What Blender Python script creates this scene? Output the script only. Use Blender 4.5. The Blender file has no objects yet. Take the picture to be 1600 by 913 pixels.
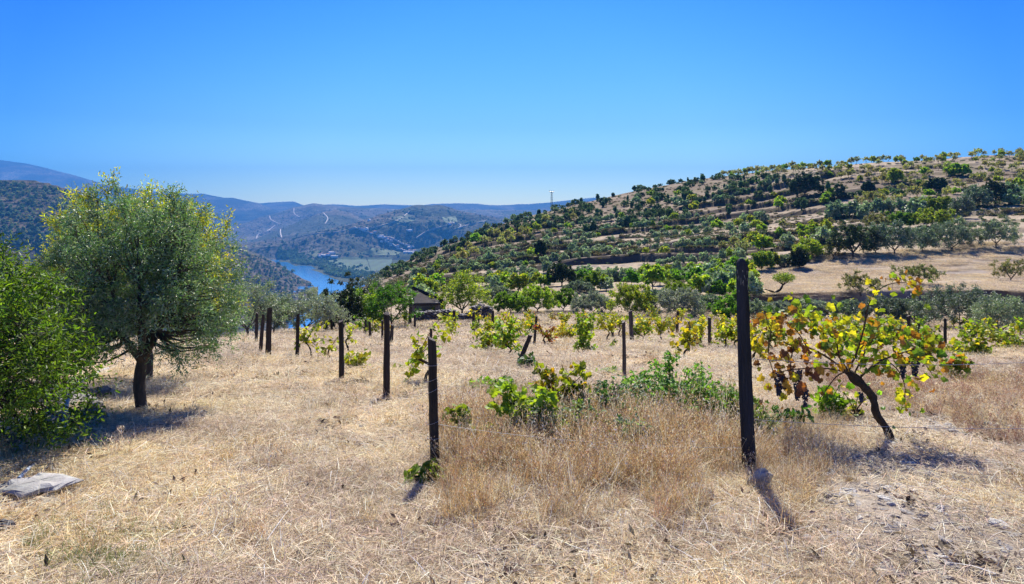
import bpy, math, random
import numpy as np
from mathutils import Vector
sc = bpy.context.scene
R = math.radians
# ------------------------------------------------------------------ camera, sky, sun, exposure
HZ, F = 330.0, 1067.0            # horizon row and focal length of the 1600 px wide photograph
cam = bpy.data.cameras.new('camera'); camo = bpy.data.objects.new('camera', cam)
sc.collection.objects.link(camo); sc.camera = camo
cam.sensor_width = 36; cam.lens = 24.0; cam.shift_y = -(456.5 - HZ) / 1600
cam.clip_start = 0.05; cam.clip_end = 60000
camo.location = (0, 0, 0); camo.rotation_euler = (R(90), 0, 0)
SUN_EL, SUN_AZ = 50.0, 5.6
w = bpy.data.worlds.new('World'); sc.world = w; w.use_nodes = True
nt = w.node_tree; nt.nodes.clear()
sky = nt.nodes.new('ShaderNodeTexSky'); sky.sky_type = 'NISHITA'; sky.sun_disc = False
sky.sun_elevation = R(SUN_EL); sky.sun_rotation = R(SUN_AZ); sky.altitude = 300
sky.air_density = 1.0; sky.dust_density = 0.25; sky.ozone_density = 3.0
hsv = nt.nodes.new('ShaderNodeHueSaturation'); hsv.inputs['Saturation'].default_value = 1.35
tnt = nt.nodes.new('ShaderNodeMix'); tnt.data_type = 'RGBA'; tnt.blend_type = 'MULTIPLY'; tnt.inputs[0].default_value = 1; tnt.inputs[7].default_value = (.80, .78, 1.02, 1)
stc = nt.nodes.new('ShaderNodeTexCoord'); ssx = nt.nodes.new('ShaderNodeSeparateXYZ'); srp = nt.nodes.new('ShaderNodeValToRGB')
nt.links.new(stc.outputs['Generated'], ssx.inputs[0]); nt.links.new(ssx.outputs['Z'], srp.inputs[0]); nt.links.new(srp.outputs[0], tnt.inputs[7])
srp.color_ramp.elements[0].position = 0.0; srp.color_ramp.elements[0].color = (1.25, 1.36, 1.1, 1)
srp.color_ramp.elements[1].position = 0.30; srp.color_ramp.elements[1].color = (.40, .68, 1.05, 1)
_e = srp.color_ramp.elements.new(0.12); _e.color = (.66, .80, 1.0, 1)
tn2 = nt.nodes.new('ShaderNodeMix'); tn2.data_type = 'RGBA'; tn2.blend_type = 'MULTIPLY'; tn2.inputs[0].default_value = 1
sr2 = nt.nodes.new('ShaderNodeValToRGB'); sr2.color_ramp.elements[0].position = .80; sr2.color_ramp.elements[0].color = (.40, .62, .95, 1)   # the sky is deeper away from the sun
sr2.color_ramp.elements[1].position = .96; sr2.color_ramp.elements[1].color = (1, 1, 1, 1)
nt.links.new(ssx.outputs['Y'], sr2.inputs[0]); nt.links.new(sr2.outputs[0], tn2.inputs[7])
bg = nt.nodes.new('ShaderNodeBackground'); bg.inputs['Strength'].default_value = 0.095
wo = nt.nodes.new('ShaderNodeOutputWorld')
nt.links.new(sky.outputs[0], hsv.inputs['Color']); nt.links.new(hsv.outputs[0], tnt.inputs[6]); nt.links.new(tnt.outputs[2], tn2.inputs[6]); nt.links.new(tn2.outputs[2], bg.inputs[0]); nt.links.new(bg.outputs[0], wo.inputs[0])
sl = bpy.data.lights.new('sun', 'SUN'); sl.energy = 5.0; sl.angle = R(0.53); sl.color = (1.0, 0.94, 0.82)
so = bpy.data.objects.new('sun', sl); sc.collection.objects.link(so)
sdir = Vector((math.sin(R(SUN_AZ)) * math.cos(R(SUN_EL)), math.cos(R(SUN_AZ)) * math.cos(R(SUN_EL)), math.sin(R(SUN_EL))))
so.rotation_euler = sdir.to_track_quat('Z', 'Y').to_euler()
sc.view_settings.view_transform = 'Standard'; sc.view_settings.look = 'None'
sc.view_settings.exposure = 0.97; sc.view_settings.gamma = 1.0
sc.cycles.max_bounces = 5; sc.cycles.diffuse_bounces = 3; sc.cycles.glossy_bounces = 2
sc.cycles.transmission_bounces = 3; sc.cycles.volume_bounces = 0; sc.cycles.caustics_reflective = False
sc.cycles.use_denoising = True
# ------------------------------------------------------------------ helpers
def hsh(ix, iy, seed):
    n = (ix.astype(np.int64) * 374761393 + iy.astype(np.int64) * 668265263 + seed * 1442695041) & 0xffffffff
    n = ((n ^ (n >> 13)) * 1274126177) & 0xffffffff
    n = (n ^ (n >> 16)) & 0xffffff
    return n / float(0xffffff)
def vnoise(x, y, seed=0):
    x = np.asarray(x, float); y = np.asarray(y, float)
    ix = np.floor(x); iy = np.floor(y); fx = x - ix; fy = y - iy
    fx = fx * fx * (3 - 2 * fx); fy = fy * fy * (3 - 2 * fy)
    a = hsh(ix, iy, seed); b = hsh(ix + 1, iy, seed); c = hsh(ix, iy + 1, seed); d = hsh(ix + 1, iy + 1, seed)
    return (a * (1 - fx) + b * fx) * (1 - fy) + (c * (1 - fx) + d * fx) * fy
def fbm(x, y, octv=4, seed=0):
    s = 0; a = 1; t = 0
    for k in range(octv):
        s = s + a * vnoise(np.asarray(x) * 2 ** k + 17.3 * k, np.asarray(y) * 2 ** k - 9.1 * k, seed + k); t += a; a *= 0.5
    return s / t            # 0..1
def sstep(a, b, x):
    t = np.clip((np.asarray(x, float) - a) / (b - a), 0, 1); return t * t * (3 - 2 * t)
def nrm(v):
    return v / np.maximum(np.linalg.norm(v, axis=-1, keepdims=True), 1e-9)
def tag(o, label=None, cat=None, group=None, kind=None):
    if label: o['label'] = label
    if cat: o['category'] = cat
    if group: o['group'] = group
    if kind: o['kind'] = kind
    return o
def link(o, parent=None):
    sc.collection.objects.link(o)
    if parent is not None: o.parent = parent
    return o
def empty(name, loc, rz=0, s=1.0):
    o = bpy.data.objects.new(name, None); o.location = loc; o.rotation_euler = (0, 0, rz); o.scale = (s, s, s)
    o.empty_display_size = 0.1
    return link(o)
def copy_tree(o, parent=None):
    c = o.copy(); sc.collection.objects.link(c)
    if parent is not None: c.parent = parent
    for ch in list(o.children): copy_tree(ch, c)
    return c
class Acc:
    """collects vertices, faces, colours and material slots; build() makes ONE mesh"""
    def __init__(s): s.v = []; s.c = []; s.f = []; s.n = 0
    def add(s, v, faces, col=(1, 1, 1), mat=0):
        v = np.asarray(v, float).reshape(-1, 3); faces = np.asarray(faces, np.int64)
        c = np.asarray(col, float)
        if c.ndim == 1: c = np.tile(c[:3], (len(v), 1))
        s.v.append(v); s.c.append(c); s.f.append((faces + s.n, mat)); s.n += len(v)
    def mesh(s, name, mats, smooth=False):
        me = bpy.data.meshes.new(name)
        V = np.concatenate(s.v); C = np.concatenate(s.c)
        me.vertices.add(len(V)); me.vertices.foreach_set('co', V.astype(np.float32).ravel())
        li = np.concatenate([f.ravel() for f, m in s.f]); tot = np.concatenate([np.full(len(f), f.shape[1]) for f, m in s.f])
        mi = np.concatenate([np.full(len(f), m) for f, m in s.f])
        me.loops.add(len(li)); me.loops.foreach_set('vertex_index', li.astype(np.int32))
        me.polygons.add(len(tot))
        me.polygons.foreach_set('loop_start', np.concatenate([[0], np.cumsum(tot)[:-1]]).astype(np.int32))
        me.polygons.foreach_set('loop_total', tot.astype(np.int32))
        me.polygons.foreach_set('material_index', mi.astype(np.int32))
        me.polygons.foreach_set('use_smooth', np.full(len(tot), smooth))
        a = me.color_attributes.new('Col', 'FLOAT_COLOR', 'POINT')
        a.data.foreach_set('color', np.concatenate([C, np.ones((len(C), 1))], 1).astype(np.float32).ravel())
        for m in mats: me.materials.append(m)
        me.update(calc_edges=True)
        return me
    def build(s, name, mats, parent=None, smooth=False):
        return link(bpy.data.objects.new(name, s.mesh(name, mats, smooth)), parent)
def tube(acc, pts, rad, sides=6, col=(1, 1, 1), mat=0, rough=0.0, seed=0, cap=True):
    pts = np.asarray(pts, float); n = len(pts); rad = np.broadcast_to(np.asarray(rad, float), (n,))
    t = nrm(np.gradient(pts, axis=0)); up = np.array([0.31, 0.17, 0.93])
    if abs(t[:, 2]).mean() > 0.8: up = np.array([0.93, 0.17, 0.31])
    a = nrm(np.cross(t, up)); b = np.cross(t, a)
    th = np.linspace(0, 2 * np.pi, sides, endpoint=False)
    r = rad[:, None] * np.ones((1, sides))
    if rough:
        rg = np.random.RandomState(seed); r = r * (1 + rough * (rg.rand(n, sides) - 0.5) * 2)
    v = pts[:, None] + r[..., None] * (np.cos(th)[None, :, None] * a[:, None] + np.sin(th)[None, :, None] * b[:, None])
    i = np.arange(n - 1)[:, None] * sides; j = np.arange(sides)[None]; j2 = (j + 1) % sides
    f = np.stack([i + j, i + j2, i + sides + j2, i + sides + j], -1).reshape(-1, 4)
    acc.add(v, f, col, mat)
    if cap: 
        k = v.reshape(-1, 3)[-sides:]; acc.add(k, [list(range(sides))], col, mat)
def catmull(P, n):
    P = np.asarray(P, float); m = len(P)
    if m == 2: return P[0] + (P[1] - P[0]) * np.linspace(0, 1, n)[:, None]
    Q = np.vstack([2 * P[0] - P[1], P, 2 * P[-1] - P[-2]]); t = np.linspace(0, m - 1, n); k = np.minimum(t.astype(int), m - 2); u = (t - k)[:, None]
    a, b, c, d = Q[k], Q[k + 1], Q[k + 2], Q[k + 3]
    return 0.5 * ((2 * b) + (c - a) * u + (2 * a - 5 * b + 4 * c - d) * u ** 2 + (-a + 3 * b - 3 * c + d) * u ** 3)
# leaf templates: (verts along, across, up), faces
T_QUAD = (np.array([(0, 0, 0), (.5, .5, .05), (1, 0, 0), (.5, -.5, .05)]), np.array([[0, 1, 2, 3]]))
T_LANCE = (np.array([(0, 0, 0), (.3, .45, .07), (.75, .36, .05), (1, 0, -.04), (.75, -.36, .05), (.3, -.45, .07)]), np.array([[0, 1, 2, 3], [0, 3, 4, 5]]))
_o = [(0, .0), (-.12, .22), (.02, .5), (.25, .40), (.45, .56), (.6, .32), (.75, .34), (1.0, 0), (.75, -.34), (.6, -.32), (.45, -.56), (.25, -.40), (.02, -.5), (-.12, -.22)]
T_VINE = (np.array([(.3, 0, -.06)] + [(a, b, .30 * abs(b) - (.22 if a > .7 else 0) - .10 * (a < .1)) for a, b in _o]), np.array([[0, k + 1, (k + 1) % 14 + 1] for k in range(14)]))
_s = [(0, 0), (.0, .45), (.45, .5), (.62, .3), (1.0, 0), (.62, -.3), (.45, -.5), (.0, -.45)]
T_VSIMP = (np.array([(a, b, .12 * abs(b)) for a, b in _s]), np.array([[0, 1, 2, 3], [0, 3, 4, 5], [0, 5, 6, 7]]))
def leaves(acc, pos, d, n, L, W, tm, col, mat=0):
    N = len(pos)
    if not N: return
    d = nrm(d); s = nrm(np.cross(n, d)); u = np.cross(d, s)
    tv, tf = tm; L = np.broadcast_to(L, (N,))[:, None, None]; W = np.broadcast_to(W, (N,))[:, None, None]
    v = pos[:, None] + d[:, None] * (tv[None, :, :1] * L) + s[:, None] * (tv[None, :, 1:2] * W) + u[:, None] * (tv[None, :, 2:3] * L)
    k = len(tv); f = (tf[None] + (np.arange(N) * k)[:, None, None]).reshape(-1, tf.shape[1])
    c = np.repeat(np.broadcast_to(col, (N, 3)), k, 0)
    acc.add(v, f, c, mat)
# ------------------------------------------------------------------ materials
def newmat(name):
    m = bpy.data.materials.new(name); m.use_nodes = True; t = m.node_tree; t.nodes.clear()
    return m, t, t.nodes.new('ShaderNodeOutputMaterial')
def N(t, ty, **kw):
    n = t.nodes.new(ty)
    for k, v in kw.items():
        if k in n.inputs: n.inputs[k].default_value = v
        else: setattr(n, k, v)
    return n
def mixc(t, fac, a, b, mode='MIX'):
    n = t.nodes.new('ShaderNodeMix'); n.data_type = 'RGBA'; n.blend_type = mode
    for s, val in ((0, fac), (6, a), (7, b)):
        if isinstance(val, bpy.types.NodeSocket): t.links.new(val, n.inputs[s])
        else: n.inputs[s].default_value = val if s == 0 else (*val, 1)
    return n.outputs[2]
def attr(t): return N(t, 'ShaderNodeAttribute', attribute_name='Col').outputs['Color']
def noise(t, scale, detail=4, rough=.6, src=None, dist=0):
    n = N(t, 'ShaderNodeTexNoise', Scale=scale, Detail=detail, Roughness=rough, Distortion=dist)
    if src is None: src = N(t, 'ShaderNodeTexCoord').outputs['Object']
    t.links.new(src, n.inputs['Vector']); return n.outputs['Fac']
def ramp(t, fac, stops):
    r = t.nodes.new('ShaderNodeValToRGB'); e = r.color_ramp.elements
    while len(e) < len(stops): e.new(0.5)
    for k, (p, c) in enumerate(stops): e[k].position = p; e[k].color = (*c, 1) if not np.isscalar(c) else (c, c, c, 1)
    t.links.new(fac, r.inputs[0]); return r.outputs[0]
def leafmat(name, transl=0.4, rough=0.45, back=None, tint=(1.5, 1.45, .5), hue=0.03, val=.25, spec=.35):
    m, t, out = newmat(name)
    c = attr(t); oi = N(t, 'ShaderNodeObjectInfo')
    h = N(t, 'ShaderNodeHueSaturation')
    mp = N(t, 'ShaderNodeMapRange'); mp.inputs[3].default_value = .5 - hue; mp.inputs[4].default_value = .5 + hue
    mv = N(t, 'ShaderNodeMapRange'); mv.inputs[3].default_value = 1 - val; mv.inputs[4].default_value = 1 + val
    t.links.new(oi.outputs['Random'], mp.inputs[0]); t.links.new(mp.outputs[0], h.inputs['Hue'])
    mm = N(t, 'ShaderNodeMath', operation='FRACT'); m2 = N(t, 'ShaderNodeMath', operation='MULTIPLY'); m2.inputs[1].default_value = 7.31
    t.links.new(oi.outputs['Random'], m2.inputs[0]); t.links.new(m2.outputs[0], mm.inputs[0]); t.links.new(mm.outputs[0], mv.inputs[0]); t.links.new(mv.outputs[0], h.inputs['Value'])
    t.links.new(c, h.inputs['Color']); c = h.outputs[0]
    tc = mixc(t, 1.0, c, tint, 'MULTIPLY')
    if back:
        g = N(t, 'ShaderNodeNewGeometry'); c = mixc(t, g.outputs['Backfacing'], c, mixc(t, .6, c, back))
    p = N(t, 'ShaderNodeBsdfPrincipled', Roughness=rough); p.inputs['Specular IOR Level'].default_value = spec
    t.links.new(c, p.inputs['Base Color'])
    tr = N(t, 'ShaderNodeBsdfTranslucent'); t.links.new(tc, tr.inputs[0])
    mx = N(t, 'ShaderNodeMixShader'); mx.inputs[0].default_value = transl
    t.links.new(p.outputs[0], mx.inputs[1]); t.links.new(tr.outputs[0], mx.inputs[2]); t.links.new(mx.outputs[0], out.inputs[0])
    return m
def roughmat(name, scale=8, amt=.35, bump=.4, bscale=30, rough=.9, dist=.02, spec=.2, stretch=None, colattr=True, col=(1, 1, 1)):
    """surface coloured by its Col attribute, broken up by noise, with bump"""
    m, t, out = newmat(name)
    src = N(t, 'ShaderNodeTexCoord').outputs['Object']
    if stretch:
        mp = N(t, 'ShaderNodeMapping'); mp.inputs['Scale'].default_value = stretch; t.links.new(src, mp.inputs[0]); src = mp.outputs[0]
    n1 = noise(t, scale, 6, .65, src); r = ramp(t, n1, [(.25, 1 - amt), (.75, 1 + amt)])
    c = mixc(t, 1.0, attr(t) if colattr else col, r, 'MULTIPLY')
    p = N(t, 'ShaderNodeBsdfPrincipled', Roughness=rough); p.inputs['Specular IOR Level'].default_value = spec
    b = N(t, 'ShaderNodeBump', Strength=bump, Distance=dist); t.links.new(noise(t, bscale, 5, .7, src), b.inputs['Height'])
    t.links.new(c, p.inputs['Base Color']); t.links.new(b.outputs[0], p.inputs['Normal']); t.links.new(p.outputs[0], out.inputs[0])
    return m
M_OLIVE = leafmat('olive_leaf', .30, .42, back=(.36, .39, .32), tint=(1.4, 1.5, .8), hue=.015, val=.2, spec=.5)
M_LEAF = leafmat('green_leaf', .45, .5)
M_VINE = leafmat('vine_leaf', .5, .5, tint=(1.5, 1.4, .45))
M_DARKLEAF = leafmat('oak_leaf', .28, .5, tint=(1.2, 1.3, .6), hue=.02)
M_STRAW = leafmat('straw', .3, .7, tint=(1.0, .95, .85), hue=.012, val=.18, spec=.15)
M_BARK = roughmat('bark', 14, .5, .9, 40, stretch=(1, 1, .25), dist=.03)
M_POST = roughmat('post_wood', 14, .85, 1.0, 30, stretch=(1, 1, .07), dist=.03, rough=.7)
M_SLATE = roughmat('slate', 9, .35, .6, 22, rough=.7, dist=.015, spec=.4)
M_GRAPE = roughmat('grape_skin', 20, .3, .1, 60, rough=.4, spec=.5)
M_PIPE = roughmat('pipe_plastic', 6, .15, .1, 30, rough=.4, spec=.5)
M_WALLP = roughmat('painted_wall', .3, .1, .1, 1, rough=.9)
def metalmat():
    m, t, out = newmat('wire_metal')
    p = N(t, 'ShaderNodeBsdfPrincipled', Roughness=.45, Metallic=.8); t.links.new(ramp(t, noise(t, 40), [(.3, (.3, .27, .24)), (.7, (.5, .48, .45))]), p.inputs['Base Color'])
    t.links.new(p.outputs[0], out.inputs[0]); return m
M_WIRE = metalmat()
def groundmat():
    m, t, out = newmat('dry_ground')
    src = N(t, 'ShaderNodeTexCoord').outputs['Object']
    f = noise(t, 9, 8, .7, src); g = noise(t, 60, 5, .75, src); k = noise(t, 1.1, 5, .6, src)
    c = mixc(t, 1, attr(t), ramp(t, f, [(.3, .62), (.5, 1.0), (.72, 1.3)]), 'MULTIPLY')
    c = mixc(t, 1, c, ramp(t, g, [(.3, .6), (.5, 1.0), (.7, 1.35)]), 'MULTIPLY')
    c = mixc(t, 1, c, ramp(t, k, [(.3, .82), (.7, 1.15)]), 'MULTIPLY')
    p = N(t, 'ShaderNodeBsdfPrincipled', Roughness=.95); p.inputs['Specular IOR Level'].default_value = .1
    b = N(t, 'ShaderNodeBump', Strength=.8, Distance=.04); t.links.new(f, b.inputs['Height'])
    t.links.new(c, p.inputs['Base Color']); t.links.new(b.outputs[0], p.inputs['Normal']); t.links.new(p.outputs[0], out.inputs[0])
    return m
def farmat():
    """scrub-dotted hillside: the Col attribute is the open soil, alpha-like cover from a voronoi of bushes"""
    m, t, out = newmat('far_hillside')
    src = N(t, 'ShaderNodeTexCoord').outputs['Object']
    v = N(t, 'ShaderNodeTexVoronoi', Scale=.06); t.links.new(src, v.inputs['Vector'])
    n = noise(t, .006, 6, .65, src); n2 = noise(t, .05, 5, .7, src); n3 = noise(t, .0016, 5, .6, src)
    c = mixc(t, 1, attr(t), ramp(t, n, [(.3, .42), (.7, 1.05)]), 'MULTIPLY')
    c = mixc(t, 1, c, ramp(t, n3, [(.35, .75), (.65, 1.2)]), 'MULTIPLY')
    c = mixc(t, ramp(t, n2, [(.46, 0.0), (.58, .85)]), c, (.035, .045, .02))
    c = mixc(t, ramp(t, v.outputs['Distance'], [(.22, .7), (.4, 0.0)]), c, (.03, .042, .018))
    p = N(t, 'ShaderNodeBsdfPrincipled', Roughness=.95); p.inputs['Specular IOR Level'].default_value = .1
    b = N(t, 'ShaderNodeBump', Strength=.7, Distance=14); t.links.new(n2, b.inputs['Height'])
    t.links.new(c, p.inputs['Base Color']); t.links.new(b.outputs[0], p.inputs['Normal']); t.links.new(p.outputs[0], out.inputs[0])
    return m
M_GROUND = groundmat(); M_FAR = farmat()
def plaincol(name, rough=.9):
    m, t, out = newmat(name)
    c = mixc(t, 1, attr(t), ramp(t, noise(t, .02, 5), [(.3, .75), (.7, 1.2)]), 'MULTIPLY')
    p = N(t, 'ShaderNodeBsdfPrincipled', Roughness=rough); t.links.new(c, p.inputs['Base Color']); t.links.new(p.outputs[0], out.inputs[0]); return m
M_FIELD = plaincol('field_crop')
# ------------------------------------------------------------------ terrain (eye at the origin, so z is height relative to the eye)
DN = [0, 3, 5.4, 8.4, 13, 20, 30]; HN = [1.65, 1.87, 2.07, 2.37, 2.95, 4.0, 5.6]
COLS = {   # photo column: (distance, photo row of the visible ground there)
 -700: [(38, 545), (60, 590), (100, 620), (200, 650), (420, 700)],
 150: [(38, 540), (60, 570), (100, 600), (200, 640), (420, 700)],
 330: [(38, 527), (60, 545), (100, 560), (200, 600), (420, 660)],
 400: [(38, 522), (60, 527), (100, 540), (200, 560), (420, 620)],
 500: [(38, 521), (50, 514), (60, 514), (100, 505), (200, 505), (420, 560)],
 560: [(38, 519), (50, 507), (70, 500), (100, 492), (150, 466), (220, 442), (300, 470), (420, 520)],
 600: [(38, 518), (50, 505), (70, 490), (100, 474), (150, 452), (200, 432), (250, 419), (340, 470), (420, 520)],
 640: [(38, 516), (50, 503), (70, 482), (100, 462), (150, 440), (200, 420), (260, 400), (340, 440), (420, 480)],
 700: [(38, 514), (50, 500), (70, 480), (100, 457), (140, 430), (190, 405), (260, 377), (340, 410), (420, 450)],
 800: [(38, 513), (50, 499), (70, 480), (100, 450), (140, 420), (190, 388), (240, 360), (280, 339), (350, 360), (420, 400)],
 900: [(38, 513), (50, 499), (70, 480), (100, 440), (135, 410), (180, 380), (230, 350), (290, 315), (350, 330), (420, 370)],
 1000: [(38, 513), (50, 499), (70, 478), (100, 440), (130, 410), (165, 380), (215, 350), (265, 320), (300, 288), (370, 310), (420, 340)],
 1100: [(38, 515), (50, 499), (62, 484), (70, 474), (100, 432), (125, 405), (155, 380), (200, 350), (240, 315), (290, 272), (370, 295), (420, 320)],
 1200: [(38, 518), (50, 500), (62, 487), (70, 465), (95, 425), (110, 402), (140, 380), (180, 350), (215, 320), (245, 290), (275, 259), (350, 285), (420, 310)],
 1350: [(38, 521), (50, 502), (62, 488), (70, 466), (90, 418), (105, 393), (135, 360), (165, 334), (195, 305), (225, 275), (255, 247), (340, 275), (420, 300)],
 1500: [(38, 523), (50, 505), (62, 490), (70, 467), (85, 425), (100, 390), (120, 366), (150, 330), (185, 300), (215, 270), (245, 240), (330, 265), (420, 290)],
 1620: [(38, 523), (50, 506), (62, 490), (70, 467), (85, 425), (100, 380), (120, 350), (150, 320), (180, 292), (210, 262), (240, 237), (330, 260), (420, 290)],
 2300: [(38, 523), (50, 506), (62, 490), (70, 467), (85, 425), (100, 380), (120, 350), (150, 315), (180, 285), (210, 258), (240, 235), (330, 260), (420, 290)],
}
UG = np.linspace(-700, 2300, 301); LG = np.linspace(0, math.log(430), 400); DG = np.exp(LG)
def _table():
    us = sorted(COLS); Z = []
    for u in us:
        d = np.array(DN[2:] + [a for a, b in COLS[u]], float)
        z = np.array([-h for h in HN[2:]] + [-(b - HZ) / F * a for a, b in COLS[u]])
        zz = np.interp(DG, d, z); near = np.interp(DG, DN, [-h for h in HN]); zz = np.where(DG < 5.4, near, zz); Z.append(zz)
    Z = np.array(Z); T = np.array([np.interp(UG, us, Z[:, k]) for k in range(len(DG))])       # d,u
    for ax, s in ((0, 4), (1, 3)):
        k = np.exp(-0.5 * (np.arange(-12, 13) / s) ** 2); k /= k.sum()
        P = np.pad(T, [(12, 12) if a == ax else (0, 0) for a in (0, 1)], 'edge')
        T = np.apply_along_axis(lambda r: np.convolve(r, k, 'valid'), ax, P)
    return T
TAB = _table()
def UV(x, y):
    y = np.maximum(y, 1.0); return 800 + F * x / y
def H0(x, y):
    d = np.clip(y, 1.0, 429); u = np.clip(800 + F * x / np.maximum(y, 8), -700, 2299)
    a = np.log(d) / LG[-1] * (len(LG) - 1); b = (u + 700) / 10
    i = np.minimum(a.astype(int), len(LG) - 2); j = np.minimum(b.astype(int), 299); fa = a - i; fb = b - j
    T = TAB
    z = (T[i, j] * (1 - fb) + T[i, j + 1] * fb) * (1 - fa) + (T[i + 1, j] * (1 - fb) + T[i + 1, j + 1] * fb) * fa
    return z + np.where(y < 1, (1 - y) * .06, 0)
def terr_mask(u, d):
    return sstep(92, 105, d) * (1 - sstep(235, 262, d)) * sstep(600, 700, u) * (1 - .6 * sstep(1250, 1400, u))
def terr_phase(x, y, u):
    q = y + 7 * (fbm(x / 40, y / 40, 3, 5) - .5) * 2 + np.maximum(u - 1000, 0) * .05
    per = 13.0; p = q / per; return p
def H(x, y):
    x = np.asarray(x, float); y = np.asarray(y, float)
    z = H0(x, y); u = UV(x, y); y0 = np.maximum(y, 0)
    far = sstep(25, 120, y)
    z = z + (fbm(x / 2.3, y / 2.3, 4, 1) - .5) * .16 * (1 - far) + (fbm(x / .5, y / .5, 3, 2) - .5) * .05 * (1 - far)
    z = z + (fbm(x / 22, y / 22, 4, 3) - .5) * 2.2 * far * (1 - .4 * sstep(200, 300, y))
    m = terr_mask(u, y); p = terr_phase(x, y, u); f = p - np.floor(p)
    z = z + m * 1.25 * (sstep(.86, .97, f) - f + .45) * (1.55 * sstep(.33, .62, fbm(x / 26, y / 10, 4, 9)))
    # the dark bank at the front of the fallow field
    mk = sstep(1130, 1190, u) * sstep(55, 62, y) * (1 - sstep(80, 100, y))
    edge = 67 + 1.6 * (fbm(x / 9, 0 * x, 3, 12) - .5) * 2
    z = z + mk * 1.25 * (sstep(0, .7, y - edge) - .9 * sstep(0, 20, y - edge))- mk * .35
    # plough lines along the rows of the vineyard
    vm = sstep(9, 14, y) * (1 - sstep(55, 62, y)) * sstep(-9, -4, x + y * .12)
    z = z + vm * .06 * np.sin((y + .10 * x + .8 * fbm(x / 6, y / 6, 2, 8)) * 2 * np.pi / 2.1)
    return z
_dm = np.exp(np.linspace(math.log(2.0), math.log(425), 4000))
def gp(px, py, dmin=2.0, dmax=425):
    """first ground point seen at photo pixel px, py"""
    dm = _dm[(_dm >= dmin) & (_dm <= dmax)]; x = (px - 800) / F * dm; z = H(x, dm); yy = HZ - z / dm * F
    k = np.argmax(yy <= py)
    if not (yy <= py).any(): k = np.argmin(yy)
    return float(x[k]), float(dm[k]), float(z[k])
def on(x, y, dz=0): return (x, y, float(H(np.array([x]), np.array([y]))[0]) + dz)
def gpd(px, d):
    x = (px - 800) / F * d; return on(x, d)
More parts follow.
